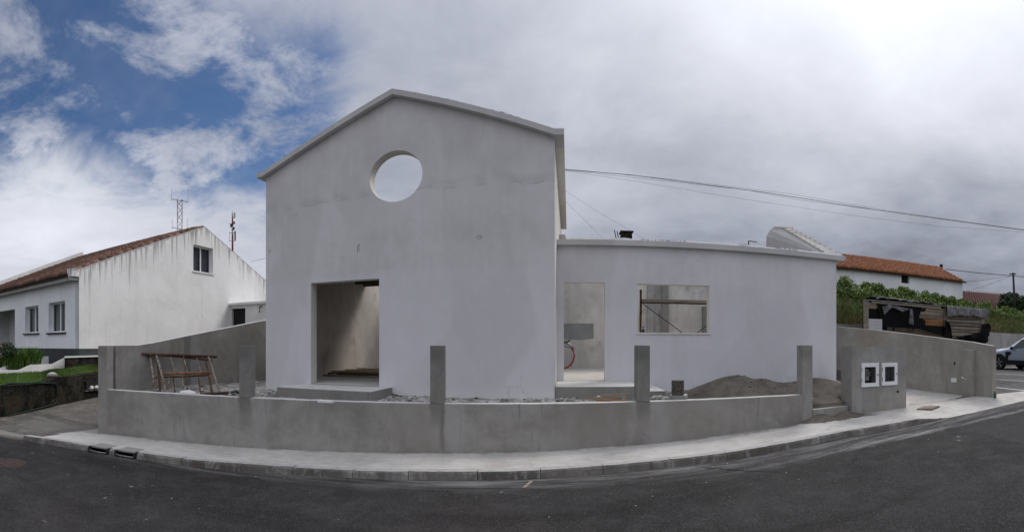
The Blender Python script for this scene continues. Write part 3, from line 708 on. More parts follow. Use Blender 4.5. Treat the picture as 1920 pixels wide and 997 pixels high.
for (cx_, cy_, pts_) in ((672, 465, [(-2, 8), (-1, -6), (3, -7), (0, 0), (3, 7)]), (898, 444, [(-6, 3), (-2, -2), (3, -3), (5, 1), (-1, 4)]), (505, 470, [(-2, -5), (1, 4), (3, -3)]), (556, 402, [(-2, 2), (2, -2)])):
    tubeo('scratch_mark', [(lambda q_: FM @ Vector((q_[0], -.002, q_[1])))(FL.sz(cx_ + a_, cy_ + b_)) for a_, b_ in pts_], .0035, M['conc_post'], house, 4)
# side and back walls
def wallseg(name, a, b2, z0, z1, mat, holes=(), th=0.22, parent=house, flip=1):
    L_ = Line(a, (Vector(b2) - Vector(a))); ln = (Vector(b2) - Vector(a)).length
    bm = BM(); panel(bm, rect(0, ln, z0, z1), holes, 0, th * flip); return put(name, bm, mat, parent, mw=L_.frame())
def P(s, t): v = FM @ Vector((s, t, 0)); return Vector((v.x, v.y))
# outer right side: pale where lit, inner face rough; window slit in the return
s_h = [rect(1.0, 1.9, E - .0, E + 1.35)]
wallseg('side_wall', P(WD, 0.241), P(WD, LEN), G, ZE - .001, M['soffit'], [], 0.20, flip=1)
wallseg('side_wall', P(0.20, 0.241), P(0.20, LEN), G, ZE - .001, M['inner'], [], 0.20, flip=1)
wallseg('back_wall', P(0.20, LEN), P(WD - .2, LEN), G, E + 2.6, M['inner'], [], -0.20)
put('floor_slab', (lambda b_: (box(b_, .2, WD - .2, 0.02, LEN, FLR - .25, FLR), b_)[1])(BM()), M['slab'], house, mw=FM)
cz_ = E + 1.81
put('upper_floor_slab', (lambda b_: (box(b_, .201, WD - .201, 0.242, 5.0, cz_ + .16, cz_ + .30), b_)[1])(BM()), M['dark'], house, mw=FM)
for k in range(8):
    put('joist', (lambda b_: (box(b_, .22, WD - .22, .5 + k * .6, .6 + k * .6, cz_, cz_ + .158), b_)[1])(BM()), M['wood_dark'], house, mw=FM)
# roof: thin concrete verge slabs around an open middle
OV, OF, TH = 0.17, 0.13, 0.105
sl = (ZA - ZE) / mid
def verge(name, ss_, t0, t1):
    def z(s_): return ZE + (ZA - ZE) * (max(s_, 0) / mid if s_ <= mid else max(WD - s_, 0) / mid) + 0.002
    bm = BM(); pr = None
    for s_ in ss_:
        q = [bm.verts.new((s_, t0, z(s_))), bm.verts.new((s_, t0, z(s_) + TH)), bm.verts.new((s_, t1, z(s_) + TH)), bm.verts.new((s_, t1, z(s_)))]
        if pr:
            for k in range(4): bm.faces.new((pr[k], q[k], q[(k + 1) % 4], pr[(k + 1) % 4]))
        else: bm.faces.new(q)
        pr = q
    bm.faces.new(list(reversed(pr)))
    return put(name, bm, M['cornice'], house, mw=FM)
verge('verge_slab', [-OV, 0, mid], -OF, 0.45); verge('verge_slab', [mid, WD, WD + OV], -OF, 0.45)
verge('eaves_slab', [-OV, 0, 0.55], 0.451, LEN - .6).data.materials[0] = M['soffit']; verge('eaves_slab', [WD - .55, WD, WD + OV], 0.451, LEN - .6).data.materials[0] = M['soffit']
# ragged insulation foil lying on the verge, its torn edge standing up a little
def foil(name, pts, h, seed, mat, frame=None, lift=.0):
    rn = random.Random(seed); bm = BM()
    P0 = [Vector(p) for p in pts]; tot = sum((b2 - a).length for a, b2 in zip(P0, P0[1:])); n = int(tot / 0.045)
    seq = []
    for i in range(n + 1):
        d = tot * i / n
        for a, b2 in zip(P0, P0[1:]):
            l = (b2 - a).length
            if d <= l + 1e-6: seq.append(a.lerp(b2, d / l)); break
            d -= l
    top = []
    for i, p in enumerate(seq):
        hh = h * (0.45 + 0.55 * abs(nz(i * .13, seed, 1.0, seed))) + rn.uniform(-.25, .25) * h * .5
        top.append(Vector((p.x, p.y + .012 + rn.uniform(0, .012), p.z + max(hh, .004))))
    for a, b2, c2, d2 in zip(seq, seq[1:], top[1:], top):
        q0, q1 = Vector((0, .10, 0)), 0
        v = [bm.verts.new(x_) for x_ in (a, b2, c2, d2, b2 + Vector((0, .22, .0)), a + Vector((0, .22, .0)))]
        bm.faces.new((v[0], v[1], v[2], v[3])); bm.faces.new((v[3], v[2], v[4], v[5])); bm.faces.new((v[0], v[5], v[4], v[1])); bm.faces.new((v[0], v[3], v[5])); bm.faces.new((v[1], v[4], v[2]))
    return put(name, bm, mat, house, mw=frame)
m, t, bs, co = base_mat('printed_insulation', 0.7, 0.3)
xs = t.new('ShaderNodeSeparateXYZ', {0: co}).outputs
grp = t.ramp(t.noise(t.mapping(co, (0.7, 0, 0)), 1.0, 2), 0.50, 0.56)
cell = t.new('ShaderNodeTexWhiteNoise', {'Vector': t.new('ShaderNodeCombineXYZ', {0: t.math('FLOOR', t.math('MULTIPLY', xs[0], 42)), 1: t.math('FLOOR', t.math('MULTIPLY', xs[2], 60)), 2: 0.0}).outputs[0]}).outputs[0]
c = t.mix(t.math('MULTIPLY', t.math('GREATER_THAN', cell, 0.52), t.math('MULTIPLY', grp, 0.8)), (.80, .80, .79), (.12, .12, .12))
t.l.new(c, bs.inputs['Base Color']); M['foil'] = m
def zr(s): return ZE + (ZA - ZE) * (s / mid if s <= mid else (WD - s) / mid) + TH + .003
foil('insulation_strip', [(0, -OF + .03, zr(0)), (mid, -OF + .03, zr(mid))], .035, 2, M['foil'], FM)
foil('insulation_strip', [(mid, -OF + .03, zr(mid)), (WD, -OF + .03, zr(WD)), (WD + .14, -OF + .03, zr(WD))], .055, 5, M['foil'], FM)
put('ridge_sheet', (lambda b_: (box(b_, mid - .17, mid + .17, .0, .35, ZA + TH - .03, ZA + TH + .04), b_)[1])(BM()), M['foil'], house, mw=FM)
# ---- annex
AO = P(WD, 1.46); AE = fe
AL = Line(AO, AE); AM = AL.frame()
AWD = AL.s_at(1568)[0]; AZ = E + 2.10; AF = E - 0.737
a0, a1 = AL.s_at(1057)[0], AL.s_at(1134)[0]; at_ = AL.z_at(1095, 529)
w0, w1 = AL.s_at(1195.5)[0], AL.s_at(1330)[0]; wb, wt = AL.z_at(1262, 624.5), AL.z_at(1262, 533.5)
bm = BM(); panel(bm, [(0.002, G), (a0, G), (a0, at_), (a1, at_), (a1, G), (AWD, G), (AWD, AZ), (0.002, AZ)], [rect(w0, w1, wb, wt)[::-1]], 0, .20, 0, 1)
put('annex_wall', bm, [M['render_annex'], M['soffit']], house, mw=AM)  # paler reveals again: sky light put into their colour
AD = 5.6
put('annex_floor_slab', (lambda b_: (box(b_, .01, AWD - .21, .02, AD, AF - .25, AF), b_)[1])(BM()), M['walk'], house, mw=AM)
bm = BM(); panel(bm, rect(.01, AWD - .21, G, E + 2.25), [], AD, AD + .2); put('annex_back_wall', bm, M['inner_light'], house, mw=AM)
def Q(s, t): v = AM @ Vector((s, t, 0)); return Vector((v.x, v.y))
wallseg('annex_side_wall', Q(AWD, .201), Q(AWD, AD + .2), G, AZ, M['render_annex'], [], .20)
put('window_sill', (lambda b_: (box(b_, w0 - .03, w1 + .03, -.02, .22, wb - .03, wb + .012, bev=.004), b_)[1])(BM()), M['soffit'], house, mw=AM)
# annex flat slab over the front strip only (the rooms behind are still open to the sky)
bm = BM(); box(bm, .002, AWD + .17, -.11, .85, AZ + .002, AZ + .115); put('annex_roof_slab', bm, M['cornice'], house, mw=AM)
foil('insulation_strip', [(.2, -.07, AZ + .118), (AWD + .12, -.07, AZ + .118)], .075, 9, M['foil'], AM)
# cement patch, columns on the back wall
p0, p1 = 1050, 1113
BL = Line(Q(0, AD), AE)
def bsz(px, y): return BL.sz(px, y)
q = [bsz(1045, 607), bsz(1082, 606), bsz(1113, 606.5), bsz(1113, 634), bsz(1090, 637), bsz(1045, 635)]
bm = BM(); panel(bm, [(a, b2) for a, b2 in q], [], AD - .012, AD + .01); put('cement_patch', bm, M['patch'], house, mw=AM)
for (pa, pb, dd, ytop) in ((1213, 1226, .10, 510), (1226, 1240, .04, 510), (1240, 1252, .14, 510), (1316, 1345, .25, 575)):
    sa, sb = BL.s_at(pa)[0], BL.s_at(pb)[0]
    bm = BM(); box(bm, sa, sb, AD - dd, AD - .001, AF, BL.z_at(pa, ytop) if ytop > 520 else E + 2.24); put('pilaster', bm, M['retain'] if dd < .12 else M['slab'], house, mw=AM)
# steps
st = Line(P(0, -1.0), fe); sa, sb = st.s_at(520)[0], st.s_at(697)[0]
bm = BM(); box(bm, sa, sb, -1.02, -.003, G, FLR - .008, bev=.008); put('front_step', bm, M['slab'], house, mw=FM)
sb = AL.s_at(1229)[0] 
bm = BM(); box(bm, .002, sb - .55, -1.42, -.003, G, AF - .006, bev=.008); put('annex_step', bm, M['slab'], house, mw=AM)
bm = BM(); box(bm, sb - .549, sb - .05, -1.38, -.003, G, AF - .10, bev=.008); put('lower_step', bm, M['slab'], house, mw=AM)
# rough unplastered pier above the annex roof, hard against the side wall
rp = BM(); box(rp, -.002 + .0, .16, 2.2, 2.7, AZ - .3, E + 2.85); bmesh.ops.subdivide_edges(rp, edges=rp.edges, cuts=4, use_grid_fill=True)
for v in rp.verts: v.co += Vector((nz(v.co.z, v.co.y, 7), nz(v.co.x, v.co.z, 7, 2), 0)) * .05
rp.normal_update(); put('rough_pier', rp, M['whiteroof'], house, mw=AM)
# small monopitch wing seen above the annex roof
wing = [at(1436, 12.7, 470), at(1437, 12.7, 443), at(1444, 12.8, 431), at(1451, 12.9, 426), at(1466, 13.0, 428), at(1500, 12.7, 449), at(1553, 12.2, 481)]
bm = BM(); f = [bm.verts.new(v) for v in wing]; bk = [bm.verts.new(v + Vector((.22, .28, 0))) for v in wing]
bm.faces.new(f); bm.faces.new(list(reversed(bk)))
for i in range(len(f)): j = (i + 1) % len(f); bm.faces.new((f[i], f[j], bk[j], bk[i]))
put('wing_gable', bm, M['wing'], house)
bm = BM(); q = [wing[3] + Vector((0, 0, .02)), wing[4] + Vector((0, -.02, .03)), wing[6] + Vector((0.05, -.02, .02)), at(1587, 12.6, 483), at(1483, 15.2, 424.5), at(1455, 15.2, 425)]
f = [bm.verts.new(v) for v in q]; lo = [bm.verts.new(v - Vector((0, 0, .09))) for v in q]
bm.faces.new(f); bm.faces.new(list(reversed(lo)))
for i in range(len(f)): j = (i + 1) % len(f); bm.faces.new((f[i], f[j], lo[j], lo[i]))
put('wing_roof_slab', bm, M['whiteroof'], house)
# courses on that roof slope
for k in range(11):
    u = (k + .5) / 11.2; a = q[1].lerp(q[2], u); b2 = q[4].lerp(q[3], u)
    tubeo('roof_batten', [a + Vector((0, 0, .012)), b2 + Vector((0, 0, .004))], .008, M['inner'] if k % 2 else M['conc'], house, 5)
# chimney, bars and aerial on the annex roof
ch = thing('chimney_pot', 'small dark square chimney pot behind the annex roof edge', 'chimney', at(1174, 12.0, z=AZ))
for nm, dm, mt in (('stack', (-.135, .135, -.13, .13, AZ + .0, at(0, 12, 437.5).z), 'oldwall'), ('cap', (-.165, .165, -.16, .16, at(0, 12, 437.5).z, at(0, 12, 434.8).z), 'oldwall')):
    bm = BM(); box(bm, *dm, bev=.006); put(nm, bm, M[mt], ch, mw=Matrix.Translation(at(1174, 12.0)) @ Matrix.Rotation(-.1, 4, 'Z'))
for k, (pa, pb, yt) in enumerate(((1156, 1152, 431), (1160.5, 1157, 433))):
    a_ = tubeo('starter_bar', [at(pa, 12.2, 452), at(pb, 12.2, yt)], .014, M['iron'], None)
    tag(a_, ['taller left rebar sticking up beside the chimney pot', 'shorter right rebar sticking up beside the chimney pot'][k], 'rebar', 'rebars on the roof')
an = thing('roof_aerial', 'small metal bracket standing on the annex roof edge', 'bracket', at(1403, 12.0, z=AZ))
tubeo('mast', [at(1403, 12, 464), at(1404, 12, 451)], .016, M['iron'], an); tubeo('arm', [at(1403.5, 12, 451.5), at(1419, 12.2, 453.5)], .012, M['iron'], an)

# ------------------------------------------------------------------ things inside the openings
for k in range(9):
    rn = random.Random(k + 40); s = d0 - .2 + rn.uniform(-.3, .3); t_ = 2.2 + k * .26; ln = rn.uniform(1.9, 2.9)
    z = FLR + .004 + (k % 3) * .042
    bm = BM(); box(bm, 0, ln, 0, rn.uniform(.16, .24), 0, .04)
    o = put('formwork_board', bm, (M['wood'], M['wood_dark'], M['wood_fresh'])[k % 3], None, mw=FM @ Matrix.Translation((s - 1.0 + .12 * (k % 2), t_, z)) @ Matrix.Rotation(rn.uniform(-.10, .16), 4, 'Z'))
    lab = ['nearest long board lying on the floor inside the dark doorway', 'board lying second inside the dark doorway', 'third board on the floor inside the dark doorway', 'raised board near the middle of the pile inside the doorway', 'board at the centre of the pile inside the doorway', 'board just behind the centre of the pile in the doorway', 'greyer board towards the back of the pile in the doorway', 'board last but one from the inner wall in the doorway', 'farthest board lying against the inner wall in the doorway'][k]
    tag(o, lab, 'board', 'boards on the floor inside the doorway')
sc = thing('scaffold', 'rusty scaffold frame with a plank rail and cross braces seen through the window hole', 'scaffold', at(1250, 11.9, z=AF))
SLn = Line(Q(0, .75), AE)
def spt(px, y, dy=0): s, r_ = SLn.s_at(px); return at(px, r_ + dy, y)
tubeo('upright', [spt(1201.5, 543), spt(1201.5, 575), spt(1201, 600), at(1201, SLn.s_at(1201)[1], z=AF)], .028, M['rust'], sc, 8)
tubeo('upright', [spt(1336, 543), at(1336, SLn.s_at(1336)[1], z=AF)], .028, M['rust'], sc, 8)
a = spt(1204, 564.5); b2 = spt(1340, 566)
bm = BM(); dvec = (b2 - a); ln = dvec.length; box(bm, 0, ln, -.03, .10, -.045, .045); put('plank_rail', bm, M['wood_pale'], sc, mw=Matrix.Translation(a) @ Matrix.Rotation(math.atan2(dvec.y, dvec.x), 4, 'Z'))
box_ = BM(); box(box_, 0, ln, -.05, -.031, -.055, -.030); put('rail_edge', box_, M['iron'], sc, mw=Matrix.Translation(a) @ Matrix.Rotation(math.atan2(dvec.y, dvec.x), 4, 'Z'))
tubeo('brace', [spt(1205, 569, .05), spt(1300, 639, .05)], .010, M['iron'], sc); tubeo('brace', [spt(1280, 645, .08), spt(1338, 600, .08)], .010, M['iron'], sc)
bt = thing('bottle', 'small dark blue bottle standing on the window hole sill beside the rusty upright', 'bottle', at(1206, AL.s_at(1206)[1] + .1, z=wb + .012))
def lathe(name, prof, mat, parent, n=14, mw=None):
    bm = BM(); rings = [[bm.verts.new((r_ * math.cos(2 * math.pi * k / n), r_ * math.sin(2 * math.pi * k / n), z)) for k in range(n)] for r_, z in prof]
    for a, b2 in zip(rings, rings[1:]):
        for k in range(n): bm.faces.new((a[k], a[(k + 1) % n], b2[(k + 1) % n], b2[k]))
    bm.faces.new(list(reversed(rings[0]))); bm.faces.new(rings[-1])
    if mw is None: return put(name, bm, mat, parent, True, local=True)
    return put(name, bm, mat, parent, True, mw=mw)
lathe('body', [(.028, 0), (.030, .01), (.030, .055), (.012, .075)], M['black'], bt); lathe('neck', [(.010, .0755), (.010, .11), (.017, .112), (.017, .135)], M['blue_plastic'], bt)
hp = [(1058, 643), (1064, 643), (1071, 650), (1075, 658), (1077, 667), (1075, 676), (1070, 684), (1063, 689), (1054, 691)]
hs = thing('hose', 'red rubber hose curling out from behind the annex door jamb', 'hose', at(1068, 11.8, z=AF))
tubeo('tube', [at(px, 11.8, y) for px, y in hp], .022, M['red_hose'], hs, 8)
tubeo('coupling', [at(1056, 11.8, 640), at(1067, 11.8, 646), at(1075, 11.75, 652)], [.03, .034, .018], M['steel'], hs, 8)
tubeo('grip', [at(1054, 11.7, 642), at(1066, 11.7, 640), at(1068, 11.7, 637)], .024, M['green_plastic'], hs, 6)
tubeo('lever', [at(1056, 11.7, 648), at(1078, 11.7, 654)], .010, M['iron'], hs, 6)

# ------------------------------------------------------------------ meter cabinet wall
c0 = at(1597, 9.45); c1 = at(1699, 10.27)
ME = Vector((c1.x - c0.x, c1.y - c0.y)); MW = ME.length; ML = Line((c0.x, c0.y), ME); MM = ML.frame()
mc = thing('meter_wall', 'square grey cement wall block holding two white framed meter doors', 'meter box', (c0.x, c0.y, E - 1.37))
mh = []
for (pa, pb, ya, yb) in ((1617, 1643.5, 683.5, 721.5), (1655, 1678.5, 683, 718.5)):
    mh.append((ML.s_at(pa)[0], ML.s_at(pb)[0], ML.z_at((pa + pb) / 2, yb), ML.z_at((pa + pb) / 2, ya)))
bm = BM(); panel(bm, [(0, E - 1.5), (MW, E - 1.5), (MW, E - .02), (0, E - .012)], [rect(*h)[::-1] for h in mh], 0, .40); put('wall_block', bm, M['conc_box'], mc, mw=MM)
for i, h in enumerate(mh):
    x0_, x1_, z0_, z1_ = h; b5 = .035
    d = bpy.data.objects.new('meter_door', None); link(d); d.parent = mc
    bm = BM(); panel(bm, rect(x0_ - b5, x1_ + b5, z0_ - b5, z1_ + b5), [rect(x0_ + b5, x1_ - b5, z0_ + b5 * 1.2, z1_ - b5 * 1.3)[::-1]], -.035, -.001); fr = put('door_frame', bm, M['pvc'], mc, mw=MM)
    bpy.data.objects.remove(d)
    bm = BM(); box(bm, x0_ + b5 + .001, x1_ - b5 - .001, -.024, -.020, z0_ + b5 * 1.2 + .001, z1_ - b5 * 1.3 - .001)
    put('pane', bm, M['glass'], fr, mw=MM)
    bm = BM(); box(bm, x0_ + .002, x1_ - .002, .20, .22, z0_ + .002, z1_ - .002); put('cabinet_back', bm, M['dark'] if i == 0 else M['retain'], mc, mw=MM)  # right back made pale to paint in the reflection on its pane
    bm = BM(); box(bm, x1_ + .004, x1_ + .020, -.042, -.034, (z0_ + z1_) / 2 - .02, (z0_ + z1_) / 2 + .012); put('latch', bm, M['black'], fr, mw=MM)
    for zz in (.25, .75):
        bm = BM(); box(bm, x0_ - b5 - .004, x0_ - b5 + .008, -.040, -.034, z0_ + (z1_ - z0_) * zz - .04, z0_ + (z1_ - z0_) * zz + .04); put('hinge', bm, M['steel'], fr, mw=MM)
    zm = (z0_ + z1_) / 2; xm = (x0_ + x1_) / 2
    if i == 0:
        mt = BM(); box(mt, xm - .055, xm + .035, .06, .19, zm - .12, zm + .12, bev=.01); put('meter', mt, M['rub_pale'], mc, mw=MM)
        mt = BM(); box(mt, xm - .03, xm + .05, .04, .059, zm - .03, zm + .07); put('meter_face', mt, M['steel'], mc, mw=MM)
        for k in range(3):
            mt = BM(); tube(mt, [(xm - .04 + k * .03, .08, zm - .119), (xm - .05 + k * .035, .09, z0_ + .05)], .008, 5); put('cable', mt, M['black'], mc, mw=MM)
    else:
        mt = BM()
        for k in range(7):
            rn = random.Random(k); stone(mt, (x0_ + .06 + k * (x1_ - x0_ - .12) / 6, .1 + rn.uniform(-.02, .05), z0_ + .075 + rn.uniform(0, .05)), rn.uniform(.03, .05), k)
        put('valve', mt, M['steel'], mc, mw=MM)
s, z = ML.sz(1683, 734); lathe('pipe_hole', [(.026, 0), (.026, .008), (.014, .0081), (.014, .004)], M['black'], mc, mw=MM @ Matrix.Translation((s, -.001, z)) @ Matrix.Rotation(R(90), 4, 'X'))
s, z = ML.sz(1646, 722); bm = BM(); box(bm, -.012, .02, -.02, -.001, -.03, .02); put('cement_dab', bm, M['foam'], mc, mw=MM @ Matrix.Translation((s, 0, z)) @ Matrix.Rotation(.5, 4, 'Y'))
# low threshold between last post and the meter wall
lt = BM(); a = Vector((5.24, wall_y(5.2) + .02)); b2 = Vector((c0.x - .004, c0.y + .10)); L_ = Line(a, b2 - a)
box(lt, 0, (b2 - a).length, 0, .20, E - 1.5, E - 1.19, bev=.006); tag(put('threshold', lt, M['conc_box'], None, mw=L_.frame()), 'low cement threshold between the last wall post and the meter wall', 'threshold')

# ------------------------------------------------------------------ right boundary wall
rw = thing('right_boundary_wall', 'tall grey cement wall along the right edge of the new driveway', 'wall', (9.8, 6.4, E - 1.25))
RL = Line(at(1860, 11.65), Vector((9.90, 16.5)) - Vector(at(1860, 11.65)[:2]))
bm = BM(); out = [(0, E - 1.5), (12.5, E - 1.5), (12.5, E + 1.05), (RL.s_at(1570)[0], RL.z_at(1570, 612.5)), (RL.s_at(1650)[0], RL.z_at(1650, 619.5)), (RL.s_at(1750)[0], RL.z_at(1750, 632)), (RL.s_at(1820)[0], RL.z_at(1820, 641)), (0, E - .005)]
panel(bm, out, [], -.0, -.19); put('wall_body', bm, M['conc_right'], rw, mw=RL.frame())
s = RL.s_at(1811)[0]; s2 = RL.s_at(1829)[0]
bm = BM(); box(bm, s2, s, .001, .17, E - 1.4, RL.z_at(1815, 655.5), bev=.008); put('gate_pier', bm, M['conc_right'], rw, mw=RL.frame())
s = RL.s_at(1789)[0]; z = RL.z_at(1789, 712.5)
bm = BM(); box(bm, s - .09, s + .09, .001, .02, z - .055, z + .055, bev=.004); put('junction_box', bm, M['pvc'], rw, mw=RL.frame())
bm = BM(); q = RL.z_at(1790, 681); s = RL.s_at(1790)[0]; box(bm, s - .02, s + .02, .001, .008, q - .04, q + .04); put('socket_hole', bm, M['dark'], rw, mw=RL.frame())
tubeo('hook', [at(1803, 11.1, 707), at(1806, 11.0, 710), at(1816, 10.9, 713)], .012, M['steel'], rw)
gb = thing('bottle', 'green plastic bottle standing at the foot of the right wall end', 'bottle', at(1865.5, 11.5, z=E - 1.256))
lathe('body', [(.036, 0), (.038, .01), (.038, .10), (.014, .145)], M['green_plastic'], gb); lathe('cap', [(.015, .1455), (.015, .165)], M['green_plastic'], gb)
bm = BM(); cpv = [at(1719, 10.02), at(1747, 10.0), at(1762, 10.35), at(1734, 10.37)]
cu = [bm.verts.new((v.x, v.y, E - depth(v.x) + .009)) for v in cpv]; cd = [bm.verts.new((v.x, v.y, E - depth(v.x) - .03)) for v in cpv]
bm.faces.new(cu); bm.faces.new(list(reversed(cd)))
for i in range(4): j = (i + 1) % 4; bm.faces.new((cu[i], cd[i], cd[j], cu[j]))
tag(put('cover_plate', bm, M['rustplate']), 'rusty brown rectangular cover plate in the pale pavement beyond the meter wall', 'cover plate')
for k in range(7):
    a = at(1566 + k * .4, 12.9 + k * .05, 693 + k * 3.0); b2 = at(1584, 13.2 + k * .05, 699 + k * 3.0)
    tag(tubeo('steel_bar', [a + Vector((-.6, .6, .0)), a, b2, b2 + Vector((.4, -.25, 0))], .016, M['iron']), ['topmost dark bar of the bundle behind the annex right corner', 'second bar from the top of the bundle behind the annex corner', 'third bar from the top of the bundle behind the annex corner', 'middle bar of the bundle behind the annex right corner', 'third bar from the bottom of the bundle behind the annex corner', 'second bar from the bottom of the bundle behind the annex corner', 'lowest dark bar of the bundle behind the annex right corner'][k], 'rebar', 'reinforcing bars bundled behind the annex corner')

# ------------------------------------------------------------------ sand and rubble
pk = [(4.22, 8.45, .47, 1.35, 1.0), (4.9, 8.6, .37, 1.2, 1.0), (6.35, 8.6, .34, 1.3, 1.15), (6.7, 8.7, .27, 1.0, 1.2), (5.5, 8.5, .30, 1.0, 1.1), (3.0, 8.4, .14, 1.1, .8)]
nx, ny = 130, 70
def sandz(x, y):
    h = 0
    for (px_, py_, ph, rx, ry) in pk:
        d = math.hypot((x - px_) / rx, (y - py_) / ry); g_ = ph * (1 - math.sqrt(d * d + .03)) * 1.15
        h = max(h, g_) if abs(h - g_) > .05 else max(h, g_) + .012
    drop = float(np.interp(x, [5.0, 5.35, 6.2], [0, 0.12, .16])) * float(np.interp(y, [7.2, 7.9, 8.8], [1, .6, .1]))
    return E - 1.02 + h - drop + .028 * nz(x, y, 2.3, 4) + .012 * nz(x, y, 8, 4) + .006 * nz(x, y, 22, 4)
vs, fs = [], []; hx = list(np.linspace(2.2, 7.2, nx))
for x in hx:
    y0 = wall_y(x) + .17 if x < 5.22 else (7.33 if x < 6.12 else 7.66)
    for k in range(ny):
        y = y0 + (10.2 - y0) * k / (ny - 1)
        if x > 5.25: y = min(y, 10.2)
        s_ = (Vector((x, y)) - AO).dot(Vector((-AE.y, AE.x)));
        vs.append((x, y, sandz(x, y) - (.45 if k == 0 else 0)))
for i in range(nx - 1):
    for k in range(ny - 1): a = i * ny + k; fs.append((a, a + ny, a + ny + 1, a + 1))
tag(pydata('sand_heap', vs, fs, M['sand'], smooth=True), 'large double-humped heap of brown grey sand behind the low wall', 'sand heap')
# small spill on the pavement before the threshold
vs, fs = [], []; n_ = 40
for i in range(n_):
    for k in range(24):
        x = 4.9 + 1.75 * i / (n_ - 1); y = 7.40 - .62 * k / 23 + (0.0)
        h = max(.15 * (1 - math.hypot((x - 5.35) / .5, (y - 7.3) / .40)), .12 * (1 - math.hypot((x - 6.05) / .42, (y - 7.22) / .35)), .035 * (1 - math.hypot((x - 5.6) / 1.0, (y - 7.2) / .5)))
        vs.append((x, y, E - depth(x) - .012 + max(h, 0) + .008 * nz(x, y, 9)))
for i in range(n_ - 1):
    for k in range(23): a = i * 24 + k; fs.append((a, a + 24, a + 25, a + 1))
tag(pydata('sand_spill', vs, fs, M['sand'], smooth=True), 'small low spill of sand on the pavement below the threshold', 'sand heap')
# pebbles on the heap
bm = BM(); rn = random.Random(11)
for k in range(70):
    x = rn.uniform(3.0, 6.1); y = rn.uniform(7.6, 8.5) if x < 5.2 else rn.uniform(7.6, 8.9); stone(bm, (x, y, sandz(x, y) + .004), rn.choice((.010, .014, .018, .028)), k)
tag(put('sand_pebbles', bm, M['rub_dark']), 'dark clods and pebbles scattered over the sand heap', 'pebbles', kind='stuff')
# rubble by the foot of the facade
for nm, mt, n_, seed in (('pale_rubble', 'rub_pale', 420, 1), ('dark_rubble', 'rub_dark', 170, 2)):
    bm = BM(); rn = random.Random(seed)
    for k in range(n_):
        x = rn.uniform(-7.0, 2.3); fy = (P((x - H0.x), 0)).y if -5.3 < x < .8 else 9.2
        y = rn.uniform(wall_y(x) + .22, min(fy, 9.5))
        if -4.4 < x < -2.3 and y > 7.85: y = 7.6
        stone(bm, (x, y, site_z(x, y) + .002), rn.choice((.012, .018, .025, .035, .05)), k + seed * 1000)
    tag(put(nm, bm, M[mt]), ['pale crumbs of cement rubble along the foot of the facade', 'dark crumbs of earth and rubble along the foot of the facade'][seed - 1], 'rubble', kind='stuff')
# cement lumps pile beside the block
for (px_, r_, n_, rad, lab) in ((1238, 8.25, 40, .30, 'small pile of pale cement lumps between the third post and the hollow block'), (443, 9.4, 26, .30, 'small dark grey rubble pile left of the first post')):
    bm = BM(); rn = random.Random(px_); c = at(px_, r_)
    for k in range(n_):
        a = rn.uniform(0, 6.28); d = rad * rn.random() ** .6; x, y = c.x + d * math.cos(a), c.y + d * math.sin(a) * .7
        stone(bm, (x, y, site_z(x, y) + .12 * (1 - d / rad)), rn.uniform(.02, .06), k)
    tag(put('rubble_pile', bm, M['rub_pale'] if px_ > 900 else M['rub_dark']), lab, 'rubble pile', kind='stuff')
# hollow block
p = at(1271, 8.15); hb = thing('concrete_block', 'dark hollow concrete block standing on end behind the low wall', 'concrete block', (p.x, p.y, site_z(p.x, p.y)), -.42)
zb = E - (741 - HOR) * 8.1 / F - hb.location.z
boxo_ = BM(); box(boxo_, -.14, .16, -.12, .22, -.05, zb + .0, bev=.01); put('ledge', boxo_, M['slab'], hb, local=True)
bm = BM(); hz = .245; panel(bm, rect(-.13, .10, zb, zb + hz), [], .0, .001) if False else None
HB = [(x_, z_) for x_, z_ in ()]
bm = BM(); 
# body with six cells opening to the left side
Mx = Matrix.Rotation(R(90), 4, 'Z')
holes = [rect(-.085 + i * .062, -.037 + i * .062, .02 + j * .075, .075 + j * .075)[::-1] for i in range(3) for j in range(3)]
panel(bm, rect(-.10, .10, 0, .245), holes, -.10, .085); box(bm, -.10, .10, .0852, .10, 0, .245)
put('block_body', bm, M['blockc'], hb, local=True).matrix_local = Matrix.Translation((0, 0, zb + .001)) @ Matrix.Rotation(R(-90), 4, 'Z')
# scrap laths beside the annex step
for k, (pa, pb, y, r_, mt, lab) in enumerate(((1126, 1174, 741, 8.0, 'wood_fresh', 'clean pale lath lying on top of the scrap wood pile'), (1112, 1166, 746, 7.95, 'wood', 'grey lath in the middle of the scrap wood pile'), (1103, 1160, 749.5, 7.9, 'wood_fresh', 'short pale lath at the left bottom of the scrap wood pile'), (1118, 1178, 750.5, 7.85, 'wood_warm', 'reddish lath at the bottom of the scrap wood pile'), (1120, 1172, 744, 8.1, 'foam', 'white foam strip between the scrap laths'))):
    a = at(pa, r_, y); b2 = at(pb, r_ + .1, y + (1 if k % 2 else -1)); d = b2 - a
    bm = BM(); box(bm, 0, d.length, -.03, .045, -.012, .014); tag(put('lath', bm, M[mt], None, mw=Matrix.Translation(a) @ d.to_track_quat('X', 'Z').to_matrix().to_4x4()), lab, 'wood scrap', 'scrap wood behind the low wall')
p = at(617, 7.72); fo = BM(); box(fo, -.13, .13, -.05, .05, 0, .04, bev=.008)
for v in fo.verts: v.co.z += .012 * nz(v.co.x, v.co.y, 8)
tag(put('foam_slab', fo, M['foam'], None, mw=Matrix.Translation((p.x, p.y - .14, ZT + .001)) @ Matrix.Rotation(-.05, 4, 'Z')), 'crumpled white foam slab lying on the low wall before the front step', 'foam slab')
p = at(352, 9.05); bm = BM(); bmesh.ops.create_icosphere(bm, subdivisions=3, radius=1)
